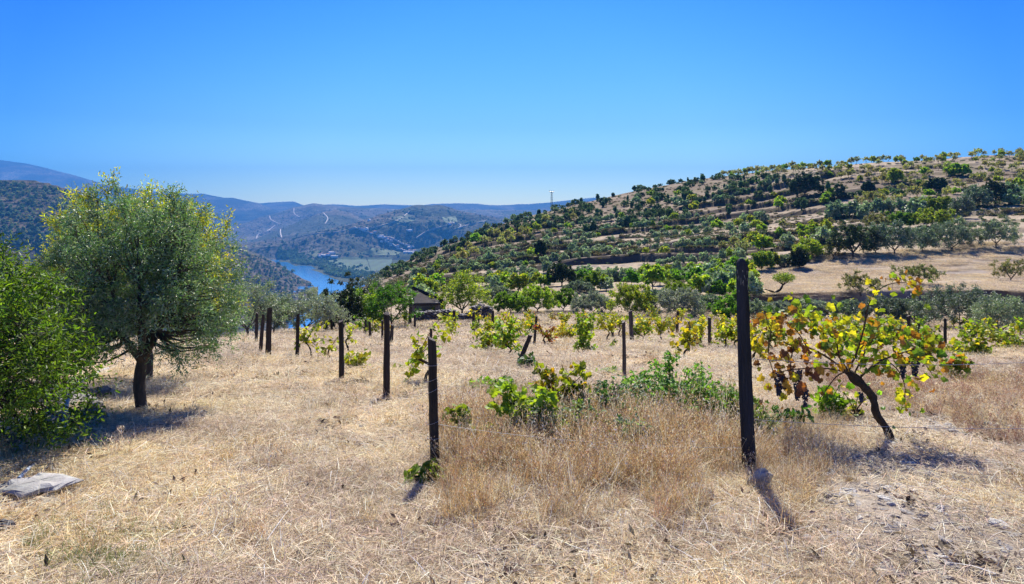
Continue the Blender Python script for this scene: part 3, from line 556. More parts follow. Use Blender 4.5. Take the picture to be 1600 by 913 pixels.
# px, base row, top row, width px, kind, label, distance (None: where the base row meets the ground)
MID = [
 (386, 530, 434, 96, 'olive', 'grey green olive tree right behind the three dark posts at the left', 32),
 (330, 540, 455, 80, 'olive', 'olive just peeping out behind the right side of the large olive', 26),
 (428, 521, 458, 74, 'olive', 'low olive tree behind the tall leaning post at the left', 36),
 (478, 519, 456, 112, 'silver', 'broad silvery olive tree below the river bend', 37),
 (532, 512, 444, 72, 'oak', 'dark round holm oak between the silvery olive and the bright almond', 40),
 (552, 505, 440, 40, 'oak', 'dark oak just right of the dark round holm oak', 62),
 (582, 500, 430, 44, 'olived', 'dull olive covering the end of the river behind the bright almond', 74),
 (500, 508, 452, 54, 'olive', 'grey olive between the broad silvery olive and the dark round oak', 48),
 (571, 508, 450, 50, 'yg', 'thin yellowish almond tree against the dark oak', 42),
 (612, 502, 440, 80, 'green', 'bright green bushy almond tree left of the stone wall', 41),
 (722, 493, 426, 84, 'yg', 'yellow green almond tree standing right behind the stone wall', 56),
 (680, 492, 462, 32, 'green', 'small green shrub by the ruined roof', 60),
 (798, 490, 458, 52, 'green', 'fresh green almond at the right end of the stone wall', 57),
 (840, 489, 448, 62, 'yg', 'yellow green almond behind the middle vine row, second right of the stone wall', 60),
 (775, 478, 448, 48, 'olive', 'grey olive above the right end of the stone wall', 76),
 (880, 488, 452, 50, 'green', 'fresh green almond left of the pale silvery olive', 62),
 (927, 497, 456, 62, 'silver', 'pale silvery olive behind the leafiest tall vine', 56),
 (905, 470, 440, 44, 'olive', 'grey olive just above the pale silvery olive', 82),
 (985, 500, 444, 72, 'yg', 'tall yellow green almond behind the post pair in the middle', 52),
 (1022, 495, 452, 58, 'olived', 'dull dark olive right of the tall yellow green almond', 56),
 (1062, 500, 452, 66, 'silver', 'silvery olive behind the middle row, left of the tall near post', 50),
 (1060, 478, 440, 48, 'green', 'green almond rising above the silvery olive left of the tall near post', 66),
 (1108, 493, 462, 46, 'olive', 'small grey olive left of the tall near post', 56),
 (1134, 508, 462, 46, 'green', 'bright green almond immediately left of the tall near post', 47),
 (1180, 505, 470, 50, 'olive', 'small olive behind the right flank of the tall near post', 50),
 (1215, 506, 472, 56, 'silver', 'pale low olive below the dark bank, first right of the tall near post', 52),
 (1268, 507, 468, 64, 'silver', 'pale low olive below the dark bank, second right of the tall near post', 51),
 (1322, 509, 470, 60, 'olive', 'low olive below the dark bank behind the leafy old vine', 50),
 (1378, 512, 464, 78, 'olived', 'olive behind the arching red shoot of the old vine', 47),
 (1428, 513, 466, 62, 'olive', 'olive left of the widest dark olive at the right', 47),
 (1500, 516, 446, 116, 'olived', 'widest dark olive with forked trunk below the bank at the right', 42),
 (1568, 534, 462, 92, 'olive', 'olive at the right edge with its trunk standing among the vines', 36),
 (1640, 534, 462, 90, 'olived', 'dark olive cut by the right edge of the view', 38),
 (1190, 424, 393, 30, 'yg', 'small yellow green almond at the left end of the fallow field', None),
 (1206, 419, 394, 20, 'yg', 'slim almond beside the small almond at the left end of the field', None),
 (1229, 417, 401, 28, 'olive', 'squat grey olive at the left end of the fallow field', None),
 (1250, 420, 390, 27, 'oak', 'small round dark tree at the left end of the fallow field', None),
 (1262, 408, 372, 40, 'yg', 'yellow green almond behind the small round dark tree', None),
 (1302, 406, 370, 30, 'pale', 'thin pale almond left of the dark trees on the fallow field', None),
 (1333, 402, 346, 60, 'oak', 'big dark tree, leftmost of the row across the fallow field', None),
 (1398, 398, 349, 60, 'olived', 'round olive next to the big dark tree of the field row', None),
 (1368, 396, 352, 36, 'olived', 'narrow olive squeezed right beside the big dark tree of the field row', None),
 (1441, 393, 355, 38, 'olive', 'smaller olive in the middle of the field row', None),
 (1487, 392, 345, 80, 'olived', 'broad olive with several crooked trunks in the field row', None),
 (1557, 387, 343, 60, 'olive', 'olive at the right end of the field row', None),
 (1345, 463, 426, 62, 'pale', 'low spreading almond with bare twigs above the dark bank', None),
 (1432, 446, 411, 66, 'pale', 'scraggy shrubby almond in the middle of the fallow field', None),
 (1580, 441, 401, 44, 'pale', 'small lone almond at the right side of the fallow field', None),
 (1502, 341, 309, 32, 'olived', 'lone round olive by the dirt track above the field', None),
 (1467, 334, 309, 42, 'yg', 'bright yellow green tree above the olive strip', None),
 (1460, 356, 328, 64, 'yg', 'wide yellow green tree in front of the olive strip', None),
 (1405, 358, 332, 44, 'green', 'green tree left of the wide yellow green tree', None),
 (1370, 360, 334, 40, 'pale', 'dull yellowish tree behind the big dark tree', None),
 (1258, 307, 272, 50, 'oak', 'large dark oak below the almond orchard', None),
 (1313, 311, 288, 20, 'conifer', 'small pointed dark juniper on the scrubby slope', None),
 (1361, 321, 297, 34, 'pale', 'pale almond above the olive strip', None),
 (1357, 299, 285, 16, 'oak', 'small dark bush on the slope above the pale almond', None),
 (1464, 299, 279, 30, 'oak', 'dark round oak in the orchard below the crest', None),
 (1399, 285, 265, 20, 'yg', 'small yellow green almond alone on the upper slope', None),
 (1497, 275, 256, 30, 'yg', 'bright yellow green almond high in the orchard', None),
 (1555, 320, 284, 42, 'oak', 'dark dense tree at the right of the slope', None),
 (1525, 325, 292, 44, 'olived', 'dark green tree left of the dark dense tree', None),
 (878, 447, 412, 40, 'oak', 'dark tree in the middle of the terraces', None),
 (845, 402, 378, 16, 'oak', 'narrow dark bush among the terraced olives', None),
]
for i, (px, pb, pt, wp, kind, lab, d) in enumerate(MID):
    if d: x, y, z = gpd(px, d); pbb = HZ - z / y * F
    else: x, y, z = gp(px, pb); pbb = HZ - z / y * F
    h = max(.6, (pbb - pt) / F * y); wd = wp / F * y
    g = gen(kind, 200 + i, h, wd, y)
    put_tree(NM[kind][0], (x, y, z - .03), g, LM[kind], lab, NM[kind][1]); TAKEN.append((px, pt, pb, wp))
# crooked leaning almond on the field with a bare forked trunk
x, y, z = gp(1212, 463); s = y / F
e = empty('almond_tree', (x, y, z)); tag(e, 'crooked almond with a black bare forked trunk above the dark bank', 'almond tree')
A = Acc(); tube(A, catmull([(0, 0, -.1), (0, 0, .2), (8 * s, 0, 9 * s), (13 * s, .1, 17 * s)], 9), np.linspace(.17, .08, 9), 7, (.03, .025, .02), 0, .2, 5)
tube(A, catmull([(0, 0, .15), (-8 * s, 0, 6 * s), (-18 * s, -.1, 9 * s)], 7), np.linspace(.13, .03, 7), 6, (.03, .025, .02), 0, .2, 6)
for k in range(5): tube(A, catmull([(12 * s, 0, 15 * s), (12 * s + (k - 2) * .3, .1, 22 * s), (12 * s + (k - 2) * .55, .1 * k - .2, 28 * s)], 5), np.linspace(.05, .012, 5), 4, (.04, .03, .025))
A.build('trunk', [M_BARK], e, True)
B = Acc(); rg = np.random.RandomState(3); n = 1500; q = nrm(rg.randn(n, 3)) * rg.rand(n, 1) ** .4 * np.array([18, 14, 8]) * s + np.array([13 * s, 0, 27 * s])
leaves(B, q, rg.randn(n, 3), rg.randn(n, 3), .17, .07, T_QUAD, jit(rg, YG + AL, n)); B.build('crown', [M_LEAF], e)
# ------------------------------------------------------------------ the trees of the hillside: shared meshes, one object each
def unit(kind, seed, d):
    one = Acc()
    k = dict(olive=(OL, .34, .5, .34), olived=(OLD, .34, .5, .34), green=(AL, .44, .55, .40), pale=(ALP, .32, .42, .34), yg=(YG + AL, .30, .44, .36), oak=(OAK, .34, .55, .46), conifer=(JUN, .2, .55, .5), bush=([(.10, .09, .045), (.08, .085, .04), (.13, .10, .05)], .5, .5, .5))[kind]
    pal, rr, cz, rz = k; L = .0030 * d / 3.0 + .02
    if kind in ('olive', 'olived'): rr = .48; cz = .54; rz = .42
    if kind == 'pale': rr = .40; cz = .66; rz = .32
    if kind == 'yg': rr = .42; cz = .6; rz = .38
    if kind == 'oak': rr = .62; cz = .42; rz = .46
    nl = dict(pale=(26, 4, 4), yg=(40, 5, 6)).get(kind, (40, 6, 6))
    tree_geo(seed, (0, 0, cz), (rr, rr * .92, rz), .2 if kind not in ('oak', 'conifer', 'bush') else .1, .028, 4, nl[0], nl[1], nl[2], L, L * .55, T_QUAD, pal, .10, one=one, lump=.32,
             twigs=kind in ('pale', 'yg'), sides=4, up=.4 if kind in ('pale', 'yg') else .2, shell=.4, flat=-.85, stems=1, bright=dict(olive=2.5, olived=2.8, oak=2.6, conifer=2.4, pale=1.5, green=1.3).get(kind, 1.3))
    return one.mesh(kind + '_tree', [M_BARK, LM.get(kind, M_LEAF)])
UN = {k: [unit(k, 900 + 10 * i + j, 150) for j in range(5)] for i, k in enumerate(('olive', 'olived', 'pale', 'yg', 'oak', 'conifer', 'green'))}
rgh = np.random.RandomState(77)
placed = []
CREST = [(560, 440), (600, 419), (640, 400), (700, 377), (800, 340), (900, 315), (1000, 288), (1100, 271), (1200, 258), (1350, 246), (1500, 240), (1620, 237)]
def crest(px): return np.interp(px, [a for a, b in CREST], [b for a, b in CREST])
def free(px, py, w):
    for (a, t, b, ww) in TAKEN:
        if abs(px - a) < (ww * .42 + w * .3) and t + 2 < py < b + 9: return False
    for (a, b, ww) in placed:
        if abs(px - a) < (w + ww) * .40 and abs(py - b) < (w + ww) * .15 + 1.0: return False
    return True
CNT = {}
def hill(n, region, kinds, hr, label, cat, name, group, wmul=1.0, tries=14, snap=False):
    got = 0
    for _ in range(n * tries):
        if got >= n: break
        px, py = region(rgh)
        if px is None: continue
        x, y, z = gp(px, py, 66 if 'belt' in label else 55)
        if snap:
            p = float(terr_phase(np.array([x]), np.array([y]), np.array([px]))[0]); y += (math.floor(p) + (.34 if rgh.rand() < .88 else .66) - p) * 13.0 + rgh.randn() * .5; x = (px - 800) / F * y; z = float(H(np.array([x]), np.array([y]))[0]); py = HZ - z / y * F
            if fbm(np.array([x / 17.]), np.array([y / 9.]), 3, 88)[0] > .60: continue
        h = hr[0] + (hr[1] - hr[0]) * rgh.rand(); w = h * .9 / y * F
        if not free(px, py, w * wmul): continue
        k = kinds[rgh.randint(len(kinds))]; me = UN[k][rgh.randint(5)]
        o = bpy.data.objects.new(name, me); o.location = (x, y, z - .05); o.rotation_euler = (0, 0, rgh.rand() * 6.28)
        o.scale = (h * (.85 + .4 * rgh.rand()),) * 2 + (h * (.85 + .25 * rgh.rand()),); link(o)
        tag(o, label, cat, group); placed.append((px, py, w)); got += 1
    CNT[label] = got
def reg(x0, x1, top, bot):
    """random spot between two rows that are functions of the column"""
    def f(rg):
        px = x0 + (x1 - x0) * rg.rand(); a, b = top(px), bot(px)
        if b - a < 1: return None, None
        return px, a + (b - a) * rg.rand()
    return f
ip = lambda *p: (lambda px: np.interp(px, [a for a, b in p], [b for a, b in p]))
# almond orchard on top, right
hill(170, reg(1125, 1640, lambda p: crest(p) + 1, ip((1125, 282), (1250, 272), (1400, 292), (1500, 300), (1640, 300))), ['pale', 'pale', 'pale', 'pale', 'yg'], (1.7, 2.8),
     'small pale almond tree of the orchard along the top of the hill', 'almond tree', 'almond_tree', 'almond trees of the hilltop orchard', .62)
# dark oaks on the left shoulder and along the crest
hill(240, reg(560, 1230, lambda p: crest(p) + 1, lambda p: crest(p) + np.interp(p, [560, 640, 760, 850, 950, 1100, 1230], [24, 22, 16, 30, 66, 52, 40])), ['oak', 'oak', 'oak', 'olived', 'conifer'], (1.3, 3.0),
     'dark evergreen oak among the scrub along the left shoulder of the hill', 'oak tree', 'holm_oak', 'dark oaks on the shoulder of the hill', .75)
hill(26, reg(1000, 1300, ip((1000, 310), (1300, 285)), ip((1000, 345), (1300, 330))), ['oak', 'conifer', 'yg'], (1.6, 3.2),
     'scattered small dark tree on the brown scrubby slope under the orchard', 'oak tree', 'holm_oak', 'small trees on the brown slope')
# olive strip at the right
hill(26, reg(1300, 1450, ip((1300, 338), (1450, 328)), ip((1300, 345), (1450, 338))), ['olive', 'olived'], (2.8, 3.6),
     'olive tree in the dense strip above the fallow field', 'olive tree', 'olive_tree', 'olives of the strip above the field', .45)
hill(22, reg(1480, 1640, ip((1480, 318), (1640, 300)), ip((1480, 330), (1640, 318))), ['olived', 'olive', 'oak'], (2.6, 3.8),
     'olive tree on the slope at the far right above the dirt track', 'olive tree', 'olive_tree', 'olives above the dirt track', .6)
# bushes, vines and yellow trees in the middle right terraces
hill(24, reg(1120, 1320, ip((1120, 350), (1320, 345)), ip((1120, 400), (1180, 412), (1320, 374))), ['yg', 'yg', 'olive', 'pale'], (1.6, 3.0),
     'low yellow green tree on the terraces left of the fallow field', 'almond tree', 'almond_tree', 'yellow green trees on the terraces', .8)
hill(26, reg(700, 900, lambda p: crest(p) + 14, lambda p: crest(p) + 44), ['pale', 'yg', 'pale'], (2.0, 3.2),
     'thin yellowish almond tree on the pale shoulder below the oaks', 'almond tree', 'almond_tree', 'thin almonds on the pale shoulder', .8)
hill(22, reg(1320, 1640, ip((1320, 300), (1640, 292)), ip((1320, 330), (1640, 305))), ['yg', 'pale', 'oak'], (1.6, 3.0),
     'small tree scattered between the orchard and the olive strip', 'almond tree', 'almond_tree', 'trees between the orchard and the olive strip', .8)
# the terraced olives, in loose rows
def rowreg(rg):
    px = 640 + 560 * rg.rand(); k = rg.randint(0, 9); a = max(crest(px) + 30, 338 + .0 * px); b = np.interp(px, [640, 700, 1000, 1200], [446, 452, 446, 420])
    py = a + (b - a) * (k + .5) / 9 + rg.randn() * 1.0 + 3 * math.sin(px / 60 + k)
    return (px, py) if py > crest(px) + 24 else (None, None)
hill(210, rowreg, ['olive', 'olive', 'olived', 'olive', 'olive', 'yg', 'olive', 'olived'], (1.25, 2.15),
     'small grey green olive tree on the stepped terraces of the hillside', 'olive tree', 'olive_tree', 'olives on the hillside terraces', .95, 40, True)
hill(150, reg(600, 1170, ip((600, 450), (1160, 432)), ip((600, 482), (1160, 484))), ['olive', 'green', 'yg', 'yg', 'green', 'olive'], (1.6, 2.6),
     'tree in the lush belt at the foot of the terraced hill', 'olive tree', 'olive_tree', 'trees at the foot of the terraced hill', .30, 30)
print('HILL', CNT)
# ------------------------------------------------------------------ scatter of small countless plants by geometry nodes
def scatter(name, meshes, P, rz, scl, idx, tilt=None, kind='stuff', label=None, cat=None):
    col = bpy.data.collections.new(name + '_pieces')
    for i, me in enumerate(meshes): col.objects.link(bpy.data.objects.new('%s_piece_%02d' % (name, i), me))
    pm = bpy.data.meshes.new(name); n = len(P); pm.vertices.add(n); pm.vertices.foreach_set('co', np.asarray(P, np.float32).ravel())
    rot = np.zeros((n, 3), np.float32); rot[:, 2] = rz
    if tilt is not None: rot[:, :2] = tilt
    for nm, ty, d, fld in (('rot', 'FLOAT_VECTOR', rot, 'vector'), ('scl', 'FLOAT', scl, 'value'), ('idx', 'INT', idx, 'value')):
        a = pm.attributes.new(nm, ty, 'POINT'); a.data.foreach_set(fld, np.ascontiguousarray(d, np.int32 if ty == 'INT' else np.float32).ravel())
    o = link(bpy.data.objects.new(name, pm)); tag(o, kind=kind, label=label, cat=cat)
    ng = bpy.data.node_groups.new(name, 'GeometryNodeTree')
    ng.interface.new_socket('Geometry', in_out='INPUT', socket_type='NodeSocketGeometry'); ng.interface.new_socket('Geometry', in_out='OUTPUT', socket_type='NodeSocketGeometry')
    gi = ng.nodes.new('NodeGroupInput'); go = ng.nodes.new('NodeGroupOutput'); ip_ = ng.nodes.new('GeometryNodeInstanceOnPoints'); mp = ng.nodes.new('GeometryNodeMeshToPoints')
    ci = ng.nodes.new('GeometryNodeCollectionInfo'); ci.inputs['Collection'].default_value = col; ci.inputs['Separate Children'].default_value = True; ci.inputs['Reset Children'].default_value = True
    def na(nm, ty):
        q = ng.nodes.new('GeometryNodeInputNamedAttribute'); q.data_type = ty; q.inputs['Name'].default_value = nm; return [s for s in q.outputs if s.enabled and s.name == 'Attribute'][0]
    ip_.inputs['Pick Instance'].default_value = True; l = ng.links.new
    l(gi.outputs[0], mp.inputs['Mesh']); l(mp.outputs[0], ip_.inputs['Points']); l(ci.outputs[0], ip_.inputs['Instance']); l(na('idx', 'INT'), ip_.inputs['Instance Index'])
    er = ng.nodes.new('FunctionNodeEulerToRotation'); l(na('rot', 'FLOAT_VECTOR'), er.inputs[0]); l(er.outputs[0], ip_.inputs['Rotation']); l(na('scl', 'FLOAT'), ip_.inputs['Scale']); l(ip_.outputs[0], go.inputs[0])
    m = o.modifiers.new('scatter', 'NODES'); m.node_group = ng
    return o
def blades(acc, rg, n, rad, L, elev, wd, pal, curl=.6, heads=0, s=.2):
    """n grass blades with roots within rad; elev: (min,max) angle above the ground"""
    r = rad * np.sqrt(rg.rand(n)); a = rg.rand(n) * 6.283; root = np.stack([r * np.cos(a), r * np.sin(a), 0 * r], -1)
    az = rg.rand(n) * 6.283; el = np.radians(elev[0] + (elev[1] - elev[0]) * rg.rand(n)); ln = L[0] + (L[1] - L[0]) * rg.rand(n)
    dr = np.stack([np.cos(az) * np.cos(el), np.sin(az) * np.cos(el), np.sin(el)], -1)
    side = nrm(np.cross(dr, np.array([0, 0, 1.0]) + rg.randn(n, 3) * .5)) * (wd * (.6 + .8 * rg.rand(n)))[:, None] / 2
    bend = (rg.randn(n, 3) * .35 + np.array([0, 0, -1.0])) * (curl * ln * (.3 + .7 * rg.rand(n)))[:, None] * .45
    p0 = root + np.array([0, 0, .004]) + (np.abs(rg.randn(n)) * .012)[:, None] * np.array([0, 0, 1]); p1 = p0 + dr * ln[:, None] * .5 + bend * .2; p2 = p0 + dr * ln[:, None] + bend
    p2[:, 2] = np.maximum(p2[:, 2], .003); p1[:, 2] = np.maximum(p1[:, 2], .006)
    v = np.stack([p0 - side, p0 + side, p1 - side * .8, p1 + side * .8, p2 - side * .25, p2 + side * .25], 1).reshape(-1, 3)
    f = (np.array([[0, 1, 3, 2], [2, 3, 5, 4]])[None] + (np.arange(n) * 6)[:, None, None]).reshape(-1, 4)
    acc.add(v, f, np.repeat(jit(rg, pal, n, s, .04), 6, 0))
    if heads:
        k = rg.rand(n) < heads; m = k.sum(); q = np.repeat(p2[k], 5, 0) + rg.randn(m * 5, 3) * .008 + np.array([0, 0, .01]) * rg.randn(m * 5, 1)
        leaves(acc, q, nrm(rg.randn(m * 5, 3) * .6 + np.array([0, 0, 1.0])), rg.randn(m * 5, 3), .022, .006, T_QUAD, jit(rg, pal, m * 5, .2))
STR = [(.82, .68, .46), (.90, .78, .57), (.74, .57, .34), (.92, .84, .68), (.64, .52, .37), (.36, .28, .20)]
STRG = [(.72, .60, .44), (.62, .51, .37), (.82, .70, .53), (.48, .38, .27), (.34, .26, .17)]
BRN = [(.60, .42, .19), (.70, .52, .27), (.42, .28, .13), (.80, .63, .37), (.50, .34, .16), (.84, .70, .46), (.22, .16, .09)]
RED = [(.42, .24, .17), (.34, .19, .13), (.50, .36, .26), (.46, .34, .22)]
GRN = [(.16, .24, .06), (.22, .26, .08), (.45, .40, .22)]
def patch(seed, n, rad, L, el, wd, pal, **k):
    a = Acc(); blades(a, np.random.RandomState(seed), n, rad, L, el, wd, pal, **k); return a.mesh('grass_piece', [M_STRAW])
def mats(seed, pal):      # flattened straw with a few standing stubbles
    a = Acc(); rg = np.random.RandomState(seed)
    blades(a, rg, 230, .38, (.06, .22), (-2, 22), .0032, pal, .5); blades(a, rg, 46, .36, (.04, .13), (25, 80), .003, pal, .4)
    return a.mesh('straw_piece', [M_STRAW])
matm = [mats(i, STR) for i in range(5)] + [mats(20 + i, STRG) for i in range(3)] + [mats(30 + i, STR[1:2] + BRN[1:2] + BRN[3:4]) for i in range(2)]
rg = np.random.RandomState(5)
def fanpts(n, y0, y1, half=.86, power=2.0):
    y = (y0 ** power + (y1 ** power - y0 ** power) * rg.rand(n)) ** (1 / power); x = (rg.rand(n) * 2 - 1) * half * (y + .8); return x, y
def bare(x, y):
    """0..1: how bare and stony the soil is"""
    u = UV(x, y); b = sstep(.50, .64, fbm(x / 1.3, y / .8, 4, 33)) * .75
    b = np.maximum(b, sstep(1190, 1300, u) * (1 - sstep(7.2, 8.4, y)) * sstep(.22, .36, fbm(x / .9, y / .9, 4, 35)) * 1.0)
    b = np.maximum(b, sstep(.6, .8, np.sin((y + .10 * x + .8 * fbm(x / 6, y / 6, 2, 8)) * 2 * np.pi / 2.1 + 1)) * .55 * sstep(10, 14, y))
    return b
def keepg(x, y, extra=0):
    u = UV(x, y); k = rg.rand(len(x)) > bare(x, y) * (.80 + extra); k &= ~((u < 380) & (y > 27)); return k
xs, ys, ix, sc_l = [], [], [], []
for n, y0, y1, s0, s1 in ((3600, 1.6, 8.5, .75, 1.15), (5200, 8.5, 20, 1.0, 1.7), (6500, 20, 62, 1.6, 2.6)):
    x, y = fanpts(n, y0, y1); k = keepg(x, y); x, y = x[k], y[k]; xs.append(x); ys.append(y)
    t = fbm(x / 1.2, y / .8, 4, 44); i = rg.randint(0, 5, len(x)); i = np.where((t > .52) & (rg.rand(len(x)) < .85), 5 + rg.randint(0, 3, len(x)), i); i = np.where((t < .42) & (rg.rand(len(x)) < .65), 8 + rg.randint(0, 2, len(x)), i)
    ix.append(i); sc_l.append(s0 + (s1 - s0) * rg.rand(len(x)))
x = np.concatenate(xs); y = np.concatenate(ys)
scatter('dry_grass', matm, np.stack([x, y, H(x, y)], -1), rg.rand(len(x)) * 6.28, np.concatenate(sc_l), np.concatenate(ix), rg.randn(len(x), 2) * .04)
# standing tufts
tuf = [patch(50 + i, 70, .07, (.08, .22), (45, 88), .0028, STR, curl=.5, heads=.3) for i in range(4)] + [patch(60 + i, 60, .08, (.10, .26), (40, 88), .003, BRN, curl=.5, heads=.4) for i in range(3)] + [patch(66 + i, 60, .08, (.08, .2), (40, 88), .003, RED, curl=.5, heads=.4) for i in range(3)]
x, y = fanpts(4600, 2.0, 30); k = (fbm(x / 1.1, y / .7, 4, 55) > .52) & keepg(x, y); x, y = x[k], y[k]
i = rg.randint(0, 7, len(x)); u = UV(x, y); i = np.where((u > 1420) & (y < 16) & (y > 6.5) & (rg.rand(len(x)) < .6), 7 + rg.randint(0, 3, len(x)), i)
x2 = rg.rand(1500) * 9 + 4.5; y2 = 9.3 + 1.6 * rg.randn(1500); y2 = np.maximum(y2, 6.5); x = np.r_[x, x2]; y = np.r_[y, y2]; i = np.r_[i, rg.choice([2, 5, 7, 8, 9], 1500)]
scatter('grass_tufts', tuf, np.stack([x, y, H(x, y) - .01], -1), rg.rand(len(x)) * 6.28, .6 + .7 * rg.rand(len(x)), i, rg.randn(len(x), 2) * .12)
# the tall brown grass between the two near posts
tall = [patch(80 + i, 42, .07, (.14, .44), (35, 89), .0042, BRN + STR[:2], curl=.75, heads=.5, s=.3) for i in range(4)] + [patch(90 + i, 36, .08, (.12, .46), (30, 89), .0042, STR, curl=.5, heads=.6) for i in range(3)] + [patch(95 + i, 50, .06, (.14, .36), (45, 89), .0036, BRN[:5] + RED[:1], curl=.5, heads=.6) for i in range(2)]
n = 5200; px = 680 + 500 * rg.rand(n); d = 4.3 + 3.3 * rg.rand(n); xx = (px - 800) / F * d
cx = (px - 925) / 225; dens = np.exp(-abs(cx) ** 2.2 * 1.1) * (1 - sstep(6.6, 7.7, d)) * sstep(4.3, 5.1, d + .35 * np.sin(px / 27.) + .2 * np.sin(px / 9.)) * (.2 + 1.0 * sstep(.38, .62, fbm(xx / .4, d / .4, 3, 66)))
k = rg.rand(n) < dens; xx, d, px = xx[k], d[k], px[k]
i = np.where(rg.rand(len(xx)) < .45, rg.randint(0, 4, len(xx)), np.where(rg.rand(len(xx)) < .5, 4 + rg.randint(0, 3, len(xx)), 7 + rg.randint(0, 2, len(xx))))
s = (.50 + .85 * rg.rand(len(xx)) ** 1.8) * (.7 + .35 * sstep(5.0, 6.2, d)) * (.75 + .5 * fbm(xx / .35, d / .35, 3, 68))
n2 = 460; px2 = 1235 + 52 * rg.randn(n2); d2 = 6.1 + .75 * rg.randn(n2); x2 = (px2 - 800) / F * d2
scatter('tall_grass', tall, np.stack([np.r_[xx, x2], np.r_[d, d2], H(np.r_[xx, x2], np.r_[d, d2]) - .01], -1), rg.rand(len(xx) + n2) * 6.28, np.r_[s, .3 + .45 * rg.rand(n2)], np.r_[i, rg.randint(0, 9, n2)], rg.randn(len(xx) + n2, 2) * .10)
# a little green grass
grn = [patch(110 + i, 60, .09, (.05, .14), (30, 80), .003, GRN, curl=.5) for i in range(3)]
n = 90; px = 175 + 50 * rg.randn(n); py = 870 + 28 * rg.randn(n); P = np.array([gp(a, min(b, 960)) for a, b in zip(px, py)]); scatter('green_grass', grn, P, rg.rand(n) * 6.28, .5 + .5 * rg.rand(n), rg.randint(0, 3, n))
# slate chips
def chip(seed, flat=.16):
    r_ = np.random.RandomState(seed); k = 7; a = np.sort(r_.rand(k) * 6.28 * .2 + np.arange(k) * 6.28 / k); q = np.stack([np.cos(a), np.sin(a) * (.5 + .4 * r_.rand())], -1) * (.6 + .5 * r_.rand(k, 1))
    A = Acc(); t = np.c_[q * .92, np.full(k, flat) + .04 * r_.randn(k)]; b = np.c_[q, np.zeros(k) - .1]; col = np.array(((.30, .27, .24), (.38, .35, .31), (.22, .20, .19), (.44, .40, .34))[seed % 4])
    A.add(np.r_[t, b], [[i, (i + 1) % k, k + (i + 1) % k, k + i][::-1] for i in range(k)], col); A.add(t, [list(range(k))], col); return A.mesh('chip_piece', [M_SLATE])
chips = [chip(i) for i in range(8)]
n = 42000; x, y = fanpts(n, 1.8, 24, power=1.3); k = rg.rand(n) < (.08 + bare(x, y) ** 1.1 * 1.2) * (.5 + .5 * sstep(.45, .6, fbm(x / .4, y / .4, 3, 71))); x, y = x[k], y[k]; n = len(x)
scatter('slate_chips', chips, np.stack([x, y, H(x, y)], -1), rg.rand(n) * 6.28, .011 + .046 * rg.rand(n) ** 2.4, rg.randint(0, 8, n), rg.randn(n, 2) * .25)
# scrub on the hill and on the opposite bank
def scrubmesh(seed, pal, L=.16, n=160, flat=.6):
    r_ = np.random.RandomState(seed); A = Acc(); q = nrm(r_.randn(n, 3)); q[:, 2] = abs(q[:, 2]) * flat; q *= (.4 + .6 * r_.rand(n, 1)) * .5
    leaves(A, q, nrm(q + r_.randn(n, 3) * .5), r_.randn(n, 3), L, L * .7, T_QUAD, jit(r_, pal, n, .25)); return A.mesh('scrub_piece', [M_DARKLEAF])
scr = [scrubmesh(i, p) for i, p in enumerate(([(.20, .16, .09), (.15, .12, .07)], [(.12, .14, .06)], [(.26, .20, .12), (.18, .14, .08)], [(.08, .11, .05)]))]
P = []; S = []; I = []
for _ in range(7600):
    px = 560 + 1080 * rg.rand(); c0 = crest(px); py = c0 + (np.interp(px, [560, 1200, 1640], [40, 110, 150]) + 20) * rg.rand()
    x, y, z = (px - 800) / F, 0, 0
    P.append((px, py))
P = np.array(P)
def gpv(px, py, d0=60, d1=400, m=500):
    dm = np.exp(np.linspace(math.log(d0), math.log(d1), m)); out = []
    for a in range(0, len(px), 800):
        p = px[a:a + 800, None]; X = (p - 800) / F * dm[None]; Y = np.broadcast_to(dm[None], X.shape); Z = H(X, Y); yy = HZ - Z / Y * F; k = np.argmax(yy <= py[a:a + 800, None], 1); ok = (yy <= py[a:a + 800, None]).any(1)
        j = np.arange(len(k)); out.append(np.c_[X[j, k], Y[j, k], Z[j, k], ok])
    return np.concatenate(out)
Q = gpv(P[:, 0], P[:, 1]); ok = (Q[:, 3] > 0) & ((fbm(Q[:, 0] / 14, Q[:, 1] / 7, 5, 22) > .48) | ((P[:, 0] > 780) & (P[:, 0] < 1300) & (P[:, 1] < crest(P[:, 0]) + 62) & (rg.rand(len(P)) < .6))) & ~((P[:, 0] > 1150) & (Q[:, 1] > 66) & (Q[:, 1] < 108)); Q = Q[ok]; n = len(Q)
scatter('scrub', scr, Q[:, :3], rg.rand(n) * 6.28, .6 + 1.1 * rg.rand(n) ** 1.5, rg.randint(0, 4, n))
# dry litter on the stepped edges: grass and broom along every terrace riser
n = 60000; px = 620 + 700 * rg.rand(n); d = np.exp(np.log(95) + (np.log(245) - np.log(95)) * rg.rand(n)); x = (px - 800) / F * d; f = terr_phase(x, d, px); f -= np.floor(f)
k = (f > .80) & (f < .99) & (rg.rand(n) < .16 * terr_mask(px, d)); x, d = x[k], d[k]; n = len(x)
scatter('terrace_scrub', scr, np.stack([x, d, H(x, d)], -1), rg.rand(n) * 6.28, .4 + .7 * rg.rand(n), rg.choice([0, 1, 2, 2, 3, 1], n))

